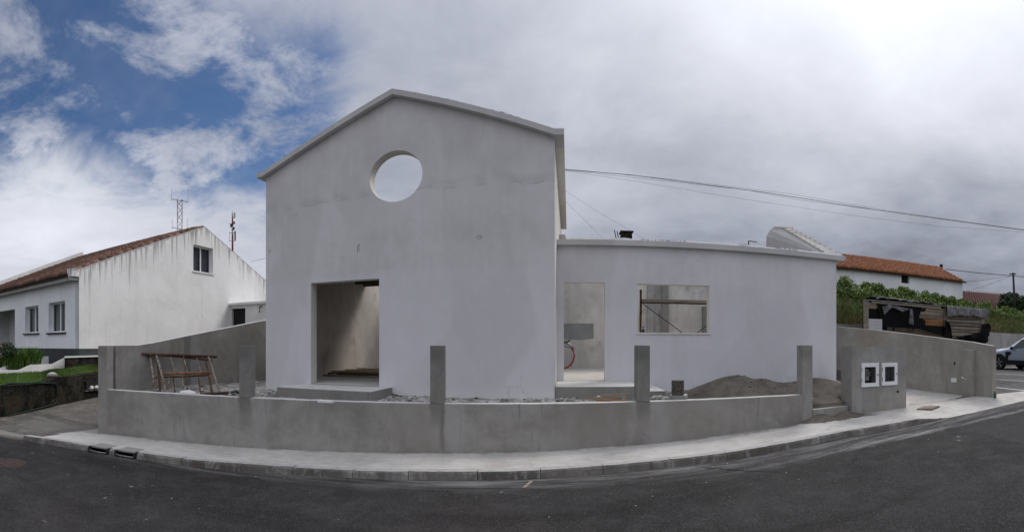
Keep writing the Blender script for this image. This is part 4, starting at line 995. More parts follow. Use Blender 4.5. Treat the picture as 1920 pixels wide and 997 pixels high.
for v in bm.verts: v.co = Vector((v.co.x * .19, v.co.y * .10, max(v.co.z, -.1) * (.055 + .02 * nz(v.co.x * 3, v.co.y * 3, 2)))) 
tag(put('plastic_bag', bm, M['foam'], None, True, mw=Matrix.Translation((p.x, p.y, ZT + .008))), 'white flattened plastic bag lying below the leaning trestles', 'bag')
# lath on the road + manhole
a = at(982, 5.85); b2 = at(996, 6.15); d = (b2 - a); bm = BM(); box(bm, 0, .30, -.02, .02, 0, .012)
tag(put('lath', bm, M['wood_pale'], None, mw=Matrix.Translation((a.x, a.y - .0, road_z(a.x, 0) + .001)) @ Matrix.Rotation(math.atan2(.29, .11), 4, 'Z')), 'short wooden lath lying alone on the dark asphalt', 'wood scrap')
p = solve(14, 868, .10); mhc = thing('manhole_cover', 'worn round reddish manhole cover in the asphalt at the far left', 'manhole cover', p)
lathe('rim', [(.36, -.02), (.36, .004), (.31, .004), (.31, -.02)], M['iron'], mhc, 28); lathe('lid', [(.305, -.02), (.305, .006)], M['tarmac_patch'], mhc, 28)
for k in range(5):
    bm = BM()
    hw = math.sqrt(.28 ** 2 - ((k - 2) * .11) ** 2); box(bm, -hw, hw, (k - 2) * .11 - .02, (k - 2) * .11 + .02, .006, .010); put('rib', bm, M['tarmac_patch'], mhc, local=True)
bm = BM(); rn = random.Random(5)
for k in range(190):
    x = rn.uniform(-9, 10); y = kerbline(x) - abs(rn.gauss(0, .9)) - .02; stone(bm, (x, y, road_z(x, y) + .001), rn.choice((.003, .004, .006, .011)), k, .35)
for k in range(90):
    x = rn.uniform(4.2, 8.5); y = kerbline(x) + rn.uniform(.3, 1.1); stone(bm, (x, y, E - depth(x) + .001), rn.choice((.005, .008, .012)), k + 999, .5)
tag(put('road_grit', bm, M['rub_pale']), 'pale crumbs of cement and grit strewn over asphalt and pavement', 'grit', kind='stuff')

# ------------------------------------------------------------------ rusty trestles leaning on the side wall
def on_front(px, y, r_): return at(px, r_, y)
def trestle(label, rails, legs, bars):
    t_ = thing('trestle', label, 'trestle', at(340, 9.3, z=E - 1.0), group='rusty trestles leaning on the side wall')
    for nm, pts, rad, mt in rails: tubeo('rail', pts, rad, M[mt], t_, 8)
    for pts, rad, mt in legs: tubeo('leg', pts, rad, M[mt], t_, 8)
    for pts, rad, mt in bars: tubeo('rung', pts, rad, M[mt], t_, 6)
def A(px, y, r_):      # on the slope between the side wall (above) and the ground (below)
    f_ = min(max((y - 665) / 73.0, 0), 1.05); rt_ = float(np.interp(px, [266, 276, 406], [10.45, 10.5, 11.75])); rear = r_
    return at(px, rt_ + (9.85 - rt_) * f_ + rear, y)
trestle('front rusty trestle leaning on the side wall with an orange middle rail',
    [('top', [A(276, 664.5, 0), A(330, 665.5, 0), A(406, 669, 0)], .031, 'rust'), ('mid', [A(304, 701, -.04), A(352, 699.5, -.04), A(396, 698.5, -.04)], .027, 'rust_paint'), ('foot', [A(375, 738.5, -.5), A(400, 738, -.55), A(429, 736, -.6)], .028, 'rust')],
    [([A(293, 667, -.02), A(302, 697, -.02), A(313, 745, 0)], .026, 'rust_cement'), ([A(391, 669, -.02), A(400, 697, -.02), A(413, 740, -.1)], .024, 'rust_cement')],
    [([A(319, 668, 0), A(328, 698, 0)], .014, 'rust_cement'), ([A(343.5, 668, 0), A(352, 698, 0)], .014, 'rust_cement'), ([A(368, 670, 0), A(377, 697, 0)], .014, 'rust_cement')])
trestle('rear rusty trestle standing behind the orange railed one',
    [('top', [A(266, 663.5, .06), A(330, 667.5, .10), A(397, 675.5, .10)], .028, 'rust'), ('mid', [A(290, 707.5, .05), A(340, 706, .05), A(392, 703, .05)], .019, 'rust')],
    [([A(281, 666, .08), A(287, 705, .06), A(291, 744, .1)], .023, 'rust_cement'), ([A(294, 668, .08), A(298, 705, .06), A(301, 744, .1)], .023, 'rust'), ([A(385, 672, .10), A(391, 700, .06), A(399, 744, .1)], .023, 'rust')],
    [([A(325, 708, .05), A(329, 744, .1)], .013, 'rust'), ([A(342, 707, .05), A(345, 744, .1)], .013, 'rust_cement'), ([A(349, 706, .05), A(353, 744, .1)], .013, 'rust'), ([A(372, 705, .05), A(377, 744, .1)], .013, 'rust'), ([A(316, 708, .05), A(320, 744, .1)], .013, 'rust_cement')])

# ------------------------------------------------------------------ left house
hc = Vector((-12.55, 9.92)); ge = Vector((0.085, 0.9965)).normalized(); fe2 = Vector((-ge.y, ge.x))
GW = 6.26; Zle = E + 2.54; Zla = E + 5.0; GB = E - 0.42; LH = 9.1
GL = Line(hc, ge); GM = GL.frame()                     # local x back along the gable, local y = to the left (into the house)
lh = thing('left_house', 'white neighbour house with brown tiled roof and a stained blank gable wall', 'house', (hc.x, hc.y, GB), math.atan2(ge.y, ge.x))
M['gable'] = gable_mat(GW, Zle, Zla)
g0, g1 = GL.s_at(362.5)[0], GL.s_at(399.5)[0]; gz0, gz1 = GL.z_at(381, 512), GL.z_at(381, 461)
gz0, gz1 = GL.z_at(362.5, 507.5), GL.z_at(362.5, 457.5)
PL = GL.z_at(148, 653.5)
bm = BM(); panel(bm, [(0, PL), (2 * GW, PL), (2 * GW, Zle), (GW, Zla), (0, Zle)], [rect(g0, g1, gz0, gz1)[::-1]], 0, .25); put('gable_wall', bm, M['gable'], lh, mw=GM)
bm = BM(); box(bm, -.02, 2 * GW, -.025, .25, E - 1.6, PL - .001); put('plinth', bm, M['plinth'], lh, mw=GM)
def window(parent, L_, mw, s0, s1, z0, z1, dep=.14, two=True, inner='curtain', fw=.055, asc=1):
    """frame set back in its opening, two leaves with panes"""
    bm = BM(); m_ = (s0 + s1) / 2
    hs_ = [rect(s0 + fw, m_ - fw / 2, z0 + fw, z1 - fw)[::-1], rect(m_ + fw / 2, s1 - fw, z0 + fw, z1 - fw)[::-1]] if two else [rect(s0 + fw, s1 - fw, z0 + fw, z1 - fw)[::-1]]
    panel(bm, rect(s0 + .002, s1 - .002, z0 + .002, z1 - .002), hs_, dep, dep + .05); fr = put('window', bm, M['pvc'], parent, mw=mw)
    for h in hs_:
        xs2 = [p[0] for p in h]; zs2 = [p[1] for p in h]
        bm = BM(); box(bm, min(xs2), max(xs2), dep + .02, dep + .026, min(zs2), max(zs2)); put('pane', bm, M['glass'], fr, mw=mw)
        bm = BM(); n = 9; x0_, x1_ = min(xs2), max(xs2)
        vs_ = [(bm.verts.new((x0_ + (x1_ - x0_) * i / n, dep + .10 + (.015 if i % 2 else 0), min(zs2))), bm.verts.new((x0_ + (x1_ - x0_) * i / n, dep + .10 + (.015 if i % 2 else 0), max(zs2)))) for i in range(n + 1)]
        for a, b2 in zip(vs_, vs_[1:]): bm.faces.new((a[0], b2[0], b2[1], a[1]))
        put('curtain' if inner == 'curtain' else 'blind', bm, M[inner], fr, mw=mw)
    return fr
window(lh, GL, GM, g0, g1, gz0, gz1, .16, inner='shutter')
bm = BM(); box(bm, g0 - .05, g1 + .05, -.04, .10, gz0 - .05, gz0 - .001); put('sill', bm, M['white_wall'], lh, mw=GM)
# front wall (faces the road), local x runs left from the corner
f2 = Line(hc, fe2); 
FF = Matrix(((fe2.x, ge.x, 0, hc.x), (fe2.y, ge.y, 0, hc.y), (0, 0, 1, 0), (0, 0, 0, 1)))   # local y = back
Zs = E + 2.28
ws = []
for (pa, pb, ya, yb) in ((91, 122, 563.5, 622.5), (47, 72, 572, 624)):
    sa_, sb_ = sorted((f2.s_at(pa)[0], f2.s_at(pb)[0])); ws.append((sa_, sb_, f2.z_at(pb, yb), f2.z_at(pb, ya)))
sp0 = f2.s_at(28)[0]
ZF = E - 1.2
bm = BM(); panel(bm, [(.001, PL), (sp0, PL), (sp0, Zs), (.001, Zs)], [rect(*w_)[::-1] for w_ in ws], 0, .24); put('front_wall', bm, M['white_blue'], lh, mw=FF)
bm = BM(); panel(bm, rect(sp0 + .001, LH, E + 1.55, Zs), [], 0, .24); put('porch_beam', bm, M['white_blue'], lh, mw=FF)
bm = BM(); box(bm, LH - .3, LH, 0.001, .3, ZF, E + 1.549); put('porch_pillar', bm, M['white_blue'], lh, mw=FF)
bm = BM(); panel(bm, rect(sp0 - .24, LH, ZF, Zs - .01), [], 1.6, 1.8); put('porch_back_wall', bm, M['white_blue'], lh, mw=FF)
bm = BM(); box(bm, sp0 + .9, sp0 + 1.8, 1.55, 1.598, E - .6, E + 1.0); put('porch_window', bm, M['curtain'], lh, mw=FF)
bm = BM(); box(bm, sp0 - .24, sp0 - .001, .241, 1.599, ZF, Zs - .01); put('porch_side_wall', bm, M['white_blue'], lh, mw=FF)
bm = BM(); box(bm, .0, LH, -.025, .20, E - 1.6, PL - .001); put('plinth', bm, M['plinth'], lh, mw=FF)
for w_ in ws:
    window(lh, f2, FF, *w_, dep=.17)
    bm = BM(); box(bm, w_[0] - .08, w_[1] + .08, -.07, .10, w_[2] - .055, w_[2] - .001); put('sill', bm, M['plinth_sill'], lh, mw=FF)
# eaves board and soffit
bm = BM(); box(bm, .05, LH, -.28, -.001, Zs - .10, Zs + .03); put('eaves', bm, M['retain'], lh, mw=FF)
bm = BM(); box(bm, -.012, .28, -.30, -.001, Zs + .02, Zle + .03); put('verge_block', bm, M['gable'], lh, mw=FF)
# roof with its clay tiles. slope local: u along ridge (left), v up the slope
th = math.atan2(Zla - Zle, GW); Lr = GW / math.cos(th) + .32
bm = BM()
def RP(u, v, h=0):   # front slope point in FF coords
    y = -.34 + v * math.cos(th); z = Zs + .10 + v * math.sin(th) + h * math.cos(th)
    return (u, y - h * math.sin(th), z)
q = [RP(.22, 0), RP(LH, 0), RP(LH, Lr + .05), RP(.22, Lr + .05)]
f = [bm.verts.new(v) for v in q]; lo = [bm.verts.new((v[0], v[1], v[2] - .08)) for v in q]
bm.faces.new(f); bm.faces.new(list(reversed(lo)))
for i in range(4): j = (i + 1) % 4; bm.faces.new((f[i], f[j], lo[j], lo[i]))
roof = put('roof', bm, M['deck'], lh, mw=FF)
bm = BM(); yb = 2 * GW
q = [RP(.22, Lr + .05), RP(LH, Lr + .05), (LH, yb, Zle), (.22, yb, Zle)]
f = [bm.verts.new(v) for v in q]; bm.faces.new(f); put('rear_slope', bm, M['tile_brown'], lh, mw=FF)
NCt, NRt = 38, 18; du = (LH - .26) / NCt; dv = Lr / NRt
def tile_mesh(name, du, dv, taper=.85):
    """one barrel tile: a half-round cover, wider at its lower lip"""
    bm = BM(); n = 5; rings = []
    for (v, k, lift) in ((-.03, 1.0, .030), (dv, taper, .008)):
        rings.append([bm.verts.new((du * .37 * k * math.cos(math.pi * i / n), v, lift + du * .50 * k * math.sin(math.pi * i / n))) for i in range(n + 1)])
    for i in range(n): bm.faces.new((rings[0][i], rings[0][i + 1], rings[1][i + 1], rings[1][i]))
    c = bm.verts.new((0, -.03, .012)); 
    for i in range(n): bm.faces.new((rings[0][i + 1], rings[0][i], c))
    me = bpy.data.meshes.new(name); bmesh.ops.recalc_face_normals(bm, faces=bm.faces); bm.to_mesh(me); bm.free()
    for p in me.polygons: p.use_smooth = True
    return me
tme = tile_mesh('roof_tile', du, dv); tme.materials.append(M['tile_brown'])
slopeM = FF @ Matrix.Translation(RP(.24 + du / 2, 0)) @ Matrix.Rotation(th, 4, 'X')
count = 0; rest = []
rn = random.Random(8)
roofW_inv = FF.inverted()
for c_ in range(NCt):
    for r_ in range(NRt):
        lm = slopeM @ Matrix.Translation((c_ * du + rn.uniform(-.008, .008), r_ * dv, rn.uniform(-.004, .006))) @ Matrix.Rotation(rn.uniform(-.03, .03), 4, 'Z')
        if count < 300 and c_ < 17:
            o = bpy.data.objects.new('tile', tme); link(o); o.parent = roof; o.matrix_parent_inverse = Matrix.Identity(4); o.matrix_local = roofW_inv @ lm; count += 1
        else: rest.append(lm)
def join_copies(name, me0, mats_, mat, parent, mw=None):
    v0 = np.array([v.co[:] for v in me0.vertices]); f0 = [tuple(p.vertices) for p in me0.polygons]; V = []; Fc = []; nv = len(v0)
    for k, m_ in enumerate(mats_):
        m4 = np.array(m_); V.append(v0 @ m4[:3, :3].T + m4[:3, 3]); Fc += [tuple(i + k * nv for i in f_) for f_ in f0]
    o = pydata(name, np.concatenate(V).tolist(), Fc, mat, parent, True); o['kind'] = 'stuff'; return o
join_copies('tiles', tme, rest, M['tile_brown'], lh)
# ridge and far verge
bm = BM(); tube(bm, [RP(.1, Lr + .06, .03), RP(LH, Lr + .06, .03)], .06, 8); put('ridge', bm, M['tile_brown'], lh, True, mw=FF)
bm = BM(); q = [RP(LH, -.1, -.1), RP(LH, Lr + .15, -.1), RP(LH, Lr + .15, .30), RP(LH, -.1, .30)]
f = [bm.verts.new(v) for v in q]; g_ = [bm.verts.new((v[0] + .25, v[1], v[2])) for v in q]; bm.faces.new(f); bm.faces.new(list(reversed(g_)))
for i in range(4): j = (i + 1) % 4; bm.faces.new((f[i], f[j], g_[j], g_[i]))
put('far_verge', bm, M['white_wall'], lh, mw=FF)
# far gable wall & back to close the volume
bm = BM(); panel(bm, [(0, PL), (2 * GW, PL), (2 * GW, Zle), (GW, Zla - .1), (0, Zle)], [], LH - .2, LH); put('far_gable_wall', bm, M['white_wall'], lh, mw=GM)
# small flat-roofed porch box on the gable
ob = thing('side_porch', 'small flat-roofed white lean-to with a dark doorway on the gable', 'porch', (GM @ Vector((9.4, -1, 0)))[:2] + (E - .4,))
OL = Line(GM @ Vector((GL.s_at(432)[0], 0, 0)), -fe2)   # front of box goes outwards (right)
sA = GL.s_at(432)[0]; zt_ = GL.z_at(432, 573)
OW = 2.4
OFm = GM @ Matrix.Translation((sA, 0, 0)) @ Matrix.Rotation(R(-90), 4, 'Z')    # local x outwards
Lx = Line(tuple((GM @ Vector((sA, 0, 0)))[:2]), tuple(((GM @ Vector((sA, -1, 0))) - (GM @ Vector((sA, 0, 0))))[:2]))
da, db = Lx.s_at(434)[0], Lx.s_at(460)[0]; dzt = Lx.z_at(447, 578)
bm = BM(); panel(bm, [(0.001, E - .6), (da + .001, E - .6), (da, dzt), (db, dzt), (db, E - .6), (OW, E - .6), (OW, zt_), (0.001, zt_)], [], 0, .15)
put('front', bm, M['white_wall'], ob, mw=Lx.frame())
bm = BM(); box(bm, da, db, .151, .16, E - .6, dzt); put('doorway', bm, M['dark'], ob, mw=Lx.frame())  # near-black sheet stands in for the shade inside the lean-to
bm = BM(); box(bm, OW - .15, OW, .151, 2.4, E - .6, zt_); put('side', bm, M['white_wall'], ob, mw=Lx.frame())
bm = BM(); box(bm, 0.002, OW + .12, -.12, 2.5, zt_ + .001, zt_ + .10); put('flat_roof', bm, M['white_wall'], ob, mw=Lx.frame())
tubeo('lamp_bracket', [Lx.frame() @ Vector((OW - .7, -.02, zt_ - .1)), Lx.frame() @ Vector((OW - .7, -.16, zt_ - .16)), Lx.frame() @ Vector((OW - .7, -.16, zt_ - .38))], .03, M['iron'], ob)
# terrace ground around the house
def terr_z(x, y): return E - .60
grid_mesh('terrace', list(np.linspace(-40, -12.1, 12)), list(np.linspace(6.8, 40, 12)), lambda x, y: E - .98, M['earth'])
grid_mesh('side_yard', list(np.linspace(-12.1, -6.6, 8)), list(np.linspace(15, 40, 10)), lambda x, y: E - .75, M['earth'])
# dark retaining wall along the neighbour's drive (foot line fitted to the photo)
rwl = thing('dark_retaining_wall', 'low mossy black garden wall beside the neighbour driveway', 'wall', (-11.5, 8, E - 1.6))
a = at(-60, 13.0); b2 = at(186, 15.6); DLn = Line((-11.25, 5.2), Vector((-11.85, 10.6)) - Vector((-11.25, 5.2)))
def dz_(px, y): return DLn.z_at(px, y)
pts = [(-1.0, E - 2.2), (DLn.s_at(230)[0], E - 2.2), (DLn.s_at(230)[0], DLn.z_at(230, 690))] + [(DLn.s_at(p_)[0], DLn.z_at(p_, y_)) for p_, y_ in ((183, 697), (150, 701), (108, 706), (95, 706), (70, 717), (40, 720), (0, 722))] + [(-1.0, DLn.z_at(0, 724))]
# subdivide the face for roughness
bm = BM(); panel(bm, pts, [], -.28, 0.0)
put('wall_body', bm, M['oldwall'], rwl, mw=DLn.frame())
topf = lambda s: float(np.interp(s, [p_[0] for p_ in reversed(pts[2:])], [p_[1] for p_ in reversed(pts[2:])]))
lathe('cap_dome', [(.17, 0), (.19, .03), (.15, .09), (.05, .13)], M['kerb'], rwl, mw=Matrix.Translation(at(98, DLn.s_at(98)[1] + .1, 706)))
# niche with pipes (water meter) near the post
nb = thing('meter_niche', 'open black niche holding pipes and a meter in the dark garden wall', 'meter box', at(163, 14.2, 735))
s0_, r0_ = DLn.s_at(148); s1_ = DLn.s_at(178)[0]; z0_ = DLn.z_at(163, 729); z1_ = DLn.z_at(163, 711)
DMf = DLn.frame() @ Matrix.Translation((0, -.28, 0))
for nm, dm, mt in (('surround', (s0_ - .05, s1_ + .05, -.07, -.04, z0_ - .03, z0_), 'conc_post'), ('back', (s0_, s1_, -.045, -.035, z0_, z1_), 'dark')):
    bm = BM(); box(bm, *dm); put(nm, bm, M[mt], nb, mw=DMf)
lathe('meter', [(.055, 0), (.07, .02), (.07, .07), (.03, .10)], M['foam'], nb, mw=DMf @ Matrix.Translation((s1_ - .35, -.12, z0_ + .03))); lathe('pipe_end', [(.05, 0), (.06, .02), (.05, .10)], M['foam'], nb, mw=DMf @ Matrix.Translation((s0_ + .15, -.12, z0_ + .03)))
tubeo('pipe', [DMf @ Vector((s0_, -.10, z0_ + .05)), DMf @ Vector((s1_, -.10, z0_ + .05))], .016, M['steel'], nb)
# lawn strip above it, as a ribbon between the wall top and the paths
vs, fs = [], []; LP = [(-30, 722, 704), (0, 721, 702), (40, 718.5, 699.5), (70, 715.5, 697), (95, 708, 694), (120, 704, 692.5), (150, 700, 688), (183, 696, 683.5), (230, 690, 679)]
for (p_, yl, yh) in LP:
    s, r_ = DLn.s_at(p_); a = at(p_, r_ + .26, yl); r2 = r_ + float(np.interp(p_, [0, 95, 150, 230], [1.5, 1.3, .72, .5])); b2 = at(p_, r2, yh); a.z = min(a.z + .0, topf(s) + .01)
    for k in range(6): vs.append(tuple(a.lerp(b2, k / 5)))
for i in range(len(LP) - 1):
    for k in range(5): q = i * 6 + k; fs.append((q, q + 6, q + 7, q + 1))
lawn = pydata('lawn', vs, fs, M['grass_lawn'], smooth=True); lawn['kind'] = 'structure'
LV = np.array(vs).reshape(len(LP), 6, 3)
def lawn_pt(u, v):
    i = min(int(u), len(LP) - 2); fu = u - i; k = min(int(v * 5), 4); fv = v * 5 - k
    a = LV[i, k] * (1 - fu) + LV[i + 1, k] * fu; b2 = LV[i, k + 1] * (1 - fu) + LV[i + 1, k + 1] * fu
    return a * (1 - fv) + b2 * fv
def blades(name, pts, h, wd, mat, label=None, cat=None, lean=.35, seed=0, kind='stuff'):
    r_ = np.random.default_rng(seed); n = len(pts); P_ = np.asarray(pts); ang = r_.uniform(0, 2 * np.pi, n); hh = h * r_.uniform(.5, 1.2, n) if np.isscalar(h) else h * r_.uniform(.6, 1.15, n)
    sd_ = np.stack([np.cos(ang), np.sin(ang), 0 * ang], 1) * (wd / 2); le = r_.normal(0, lean, (n, 2)); 
    tip = P_ + np.stack([le[:, 0] * hh, le[:, 1] * hh, hh], 1)
    midp = P_ + np.stack([le[:, 0] * hh * .3, le[:, 1] * hh * .3, hh * .55], 1)
    V = np.stack([P_ - sd_, P_ + sd_, midp + sd_ * .8, midp - sd_ * .8, tip], 1).reshape(-1, 3)
    fs_ = []
    for k in range(n): q = k * 5; fs_ += [(q, q + 1, q + 2, q + 3), (q + 3, q + 2, q + 4)]
    o = pydata(name, V.tolist(), fs_, mat)
    if label: tag(o, label, cat, kind=kind)
    return o
rg = np.random.default_rng(3)
blades('lawn_grass', [lawn_pt(u, v) for u, v in zip(rg.uniform(0, len(LP) - 1.01, 9000), rg.uniform(0, .99, 9000))], .05, .02, M['grass_lawn'], 'short mown green grass on the narrow sloping lawn', 'grass', seed=3)
# stone wall with white cap and the white ramp walls
def slabwall(name, label, cat, pts_, foot, th_, mat, capmat=None):
    """a wall following bearings; pts_ = (px, range, y top); foot = metres below the top"""
    t_ = thing(name, label, cat, at(pts_[0][0], pts_[0][1], pts_[0][2]))
    bm = BM(); pr = None
    for (p_, r_, y_) in pts_:
        a = at(p_, r_, y_); b2 = at(p_, r_ + th_); q = [bm.verts.new((a.x, a.y, a.z - foot)), bm.verts.new(a), bm.verts.new((b2.x, b2.y, a.z)), bm.verts.new((b2.x, b2.y, a.z - foot))]
        if pr:
            for k in range(4): bm.faces.new((pr[k], q[k], q[(k + 1) % 4], pr[(k + 1) % 4]))
        else: bm.faces.new(q)
        pr = q
    bm.faces.new(list(reversed(pr))); put('wall_body', bm, mat, t_)
    if capmat:
        bm = BM(); pr = None
        for (p_, r_, y_) in pts_:
            a = at(p_, r_ - .04, y_); b2 = at(p_, r_ + th_ + .04); z_ = a.z + .002
            q = [bm.verts.new((a.x, a.y, z_)), bm.verts.new((a.x, a.y, z_ + .05)), bm.verts.new((b2.x, b2.y, z_ + .05)), bm.verts.new((b2.x, b2.y, z_))]
            if pr:
                for k in range(4): bm.faces.new((pr[k], q[k], q[(k + 1) % 4], pr[(k + 1) % 4]))
            else: bm.faces.new(q)
            pr = q
        bm.faces.new(list(reversed(pr))); put('cap', bm, capmat, t_)
    return t_
r120, r183 = DLn.s_at(120)[1] + 1.12, DLn.s_at(183)[1] + .66
sw = slabwall('stone_garden_wall', 'short dark stone wall with a thin white cap above the lawn', 'wall', [(121, r120, 671), (150, (r120 + r183) / 2, 670), (183, r183, 669), (225, r183 + .7, 667)], .75, .16, M['oldwall'], M['white_wall'])
slabwall('white_ramp_wall', 'front white ramp wall stepping down to the left beside the lawn', 'ramp wall', [(p_, DLn.s_at(p_)[1] + 1.62, y_) for p_, y_ in ((-40, 706), (0, 695), (34, 694), (56, 684), (97, 682.5), (121, 670))], .5, .14, M['white_wall'])
slabwall('white_ramp_wall', 'rear white ramp wall rising behind the front one below the flower bed', 'ramp wall', [(p_, DLn.s_at(p_)[1] + 2.5, y_) for p_, y_ in ((-40, 704), (0, 690), (25, 680), (55, 680), (76, 668), (91, 668))], .50, .14, M['white_wall'])
# flower bed
rb = np.random.default_rng(12); pts2 = []
for _ in range(5200):
    p_ = rb.uniform(-25, 76); r_ = rb.uniform(15.6, 16.8); v = at(p_, r_, 692 - (p_ > 50) * 10); pts2.append((v.x, v.y, v.z))
hh = np.array([.30 + .35 * max(0, mnoise.noise(Vector((x * 1.3, y * 1.3, 0))) + .3) for x, y, _ in pts2])
blades('flower_bed', pts2, hh, .05, M['leaf_bed'], 'bright green bed of strappy leaves in front of the porch', 'plants', .3, 5)
rn = random.Random(6)
for (pp, yy, r_, mt, s_, lab) in ((3, 656, 15.9, 'flower_pink', .16, 'pink flowering bush at the left picture edge'), (1, 668, 15.7, 'flower_cream', .20, 'cream flowering bush below the pink one'), (27, 663, 15.9, 'flower_cream', .10, 'small cream flower cluster beside the dark shrub')):
    vs, fs = [], []; c = at(pp, r_, yy)
    for k in range(90):
        d = Vector((rn.gauss(0, 1), rn.gauss(0, 1), rn.gauss(0, 1))).normalized() * s_ * rn.uniform(.5, 1.1) + c; u = Vector((rn.gauss(0, 1), rn.gauss(0, 1), rn.gauss(0, 1))).normalized() * .035; v = u.cross(Vector((rn.gauss(0, 1), rn.gauss(0, 1), 1))).normalized() * .035
        i = len(vs); vs += [d + u, d + v, d - u, d - v]; fs.append((i, i + 1, i + 2, i + 3))
    tag(pydata('flowering_bush', vs, fs, M[mt]), lab, 'flowers')
def leaf_cloud(centres, n, size, seed, flat=0.0):
    r_ = np.random.default_rng(seed); C_ = np.asarray(centres)   # (x,y,z,rx,ry,rz)
    idx = r_.integers(0, len(C_), n); d = r_.normal(size=(n, 3)); d /= np.linalg.norm(d, axis=1, keepdims=True); rad = r_.uniform(.55, 1.08, (n, 1))
    c = C_[idx, :3] + d * rad * C_[idx, 3:6]
    nrm = d + r_.normal(0, .6, (n, 3)); nrm /= np.linalg.norm(nrm, axis=1, keepdims=True)
    u = np.cross(nrm, r_.normal(size=(n, 3))); u /= np.linalg.norm(u, axis=1, keepdims=True); v = np.cross(nrm, u)
    s = size * r_.uniform(.6, 1.3, (n, 1))
    V = np.stack([c - u * s, c + v * s * .55, c + u * s, c - v * s * .55], 1).reshape(-1, 3); return V, [(k * 4, k * 4 + 1, k * 4 + 2, k * 4 + 3) for k in range(n)]
def bush(name, label, cat, centres, n, size, mat, seed, trunk=None):
    if trunk is None:
        V, f_ = leaf_cloud(centres, n, size, seed); return tag(pydata(name, V.tolist(), f_, mat), label, cat)
    t_ = thing(name, label, cat, trunk[0]); V, f_ = leaf_cloud(centres, n, size, seed); pydata('crown', V.tolist(), f_, mat, t_); tubeo('trunk', trunk, [.12, .09, .05][:len(trunk)], M['wood_dark'], t_); return t_
c = at(12, 15.8, 655); bush('dark_shrub', 'small dark rounded shrub in the flower bed by the porch', 'shrub', [(c.x, c.y, c.z, .3, .3, .22), (c.x + .2, c.y, c.z - .1, .25, .25, .2)], 900, .05, M['leaf_dark'], 1)
c = at(1, 42, 625); bush('tree', 'distant dark tree at the far left picture edge behind the porch', 'tree', [(c.x + i * .8 - 1, c.y, c.z + j * 1.0 - 1.2 - abs(i - 1) * .3, 1.3, 1.3, 1.1) for i in range(3) for j in range(3)], 3500, .16, M['leaf_dark'], 2, [(c.x, c.y, c.z - 5), (c.x, c.y, c.z - 2), (c.x, c.y, c.z)])
# green gate frame leaning against the dark wall
gt = thing('gate_frame', 'dark green rounded metal gate frame with mesh leaning on the mossy wall', 'gate', at(57, 12.3, 778))
def gp(px_, y_): 
    s, r_ = DLn.s_at(px_); return at(px_, r_ - .42, y_)
loop = [(8, 727), (10, 720), (20, 718.5), (60, 718), (100, 718), (106, 721), (107, 735), (106, 753), (102, 758), (60, 769), (16, 779), (9, 776), (8, 760), (8, 727)]
tubeo('frame', [gp(*q_) for q_ in loop], .021, M['green'], gt, 8)
for k in range(11):
    px_ = 16 + k * 8.2; tubeo('bar', [gp(px_, 719), gp(px_, 778 - (px_ - 16) * .235)], .003, M['green'], gt, 4)

# ------------------------------------------------------------------ masts behind the left house
def lattice(label, pc, yt, yb, r_, wpx, arms):
    b0 = at(pc, r_, yb); t0 = at(pc, r_, yt); mt_ = thing('radio_mast', label, 'mast', (b0.x, b0.y, -1.5), -az_(pc)); wd = wpx / F * r_ / 2
    z0, z1 = b0.z - 8, t0.z; nseg = 14
    for (sx, sy) in ((-1, -1), (1, -1), (1, 1), (-1, 1)):
        for k in range(4):
            za, zb_ = z0 + (z1 - z0) * k / 4, z0 + (z1 - z0) * (k + 1) / 4; bm = BM(); tube(bm, [(sx * wd, sy * wd, za + 1.5), (sx * wd, sy * wd, zb_ + 1.5)], .045 * r_ / 60, 5); put('leg', bm, M['mast_red'] if k == 3 or k == 1 else M['mast_white'], mt_, local=True)
    for k in range(nseg):
        za, zb_ = z0 + (z1 - z0) * k / nseg + 1.5, z0 + (z1 - z0) * (k + 1) / nseg + 1.5; mm = M['mast_red'] if (k > nseg * .72) else M['mast_white']
        for (a, b2) in (((-1, -1), (1, -1)), ((1, -1), (1, 1)), ((1, 1), (-1, 1)), ((-1, 1), (-1, -1))):
            s_ = 1 if k % 2 else 0; p0, p1 = (a, b2) if s_ else (b2, a)
            bm = BM(); tube(bm, [(p0[0] * wd, p0[1] * wd, za), (p1[0] * wd, p1[1] * wd, zb_)], .03 * r_ / 60, 4); put('brace', bm, mm, mt_, local=True)
    for (y_, hw, hup) in arms:
        zc_ = at(pc, r_, y_).z + 1.5; w_ = hw / F * r_; u_ = hup / F * r_
        bm = BM(); tube(bm, [(-w_, -wd, zc_), (w_, -wd, zc_ - .35)], .035 * r_ / 60, 5); put('arm', bm, M['iron'], mt_, local=True)
        for sx in (-1, 1):
            bm = BM(); tube(bm, [(sx * w_, -wd, zc_ - .2 - (sx > 0) * .2), (sx * w_, -wd, zc_ + u_)], .02 * r_ / 60, 4); put('whip_antenna', bm, M['steel'], mt_, local=True)
    return mt_
lattice('red and white lattice radio mast rising behind the neighbour roof', 337, 375, 434, 60, 9, [(374.5, 15.5, 20), (427.5, 14, 16)])
p0 = at(436, 66); mp = thing('radio_mast', 'slim red and white tubular phone mast right of the lattice one', 'mast', (p0.x, p0.y, -1.5), -az_(436))
def mz(y_): return at(436, 66, y_).z + 1.5
segs = [(480, 442, 'mast_red'), (442, 433, 'mast_white'), (433, 424, 'mast_white'), (424, 409, 'mast_red'), (409, 400, 'mast_white')]
for a, b2, mt in segs:
    bm = BM(); tube(bm, [(0, 0, mz(a)), (0, 0, mz(b2))], .13 if a > 425 else .11, 8); put('pole', bm, M[mt], mp, True, local=True)
bm = BM(); tube(bm, [(0, 0, 0), (0, 0, mz(480))], .14, 8); put('pole', bm, M['mast_white'], mp, True, local=True)
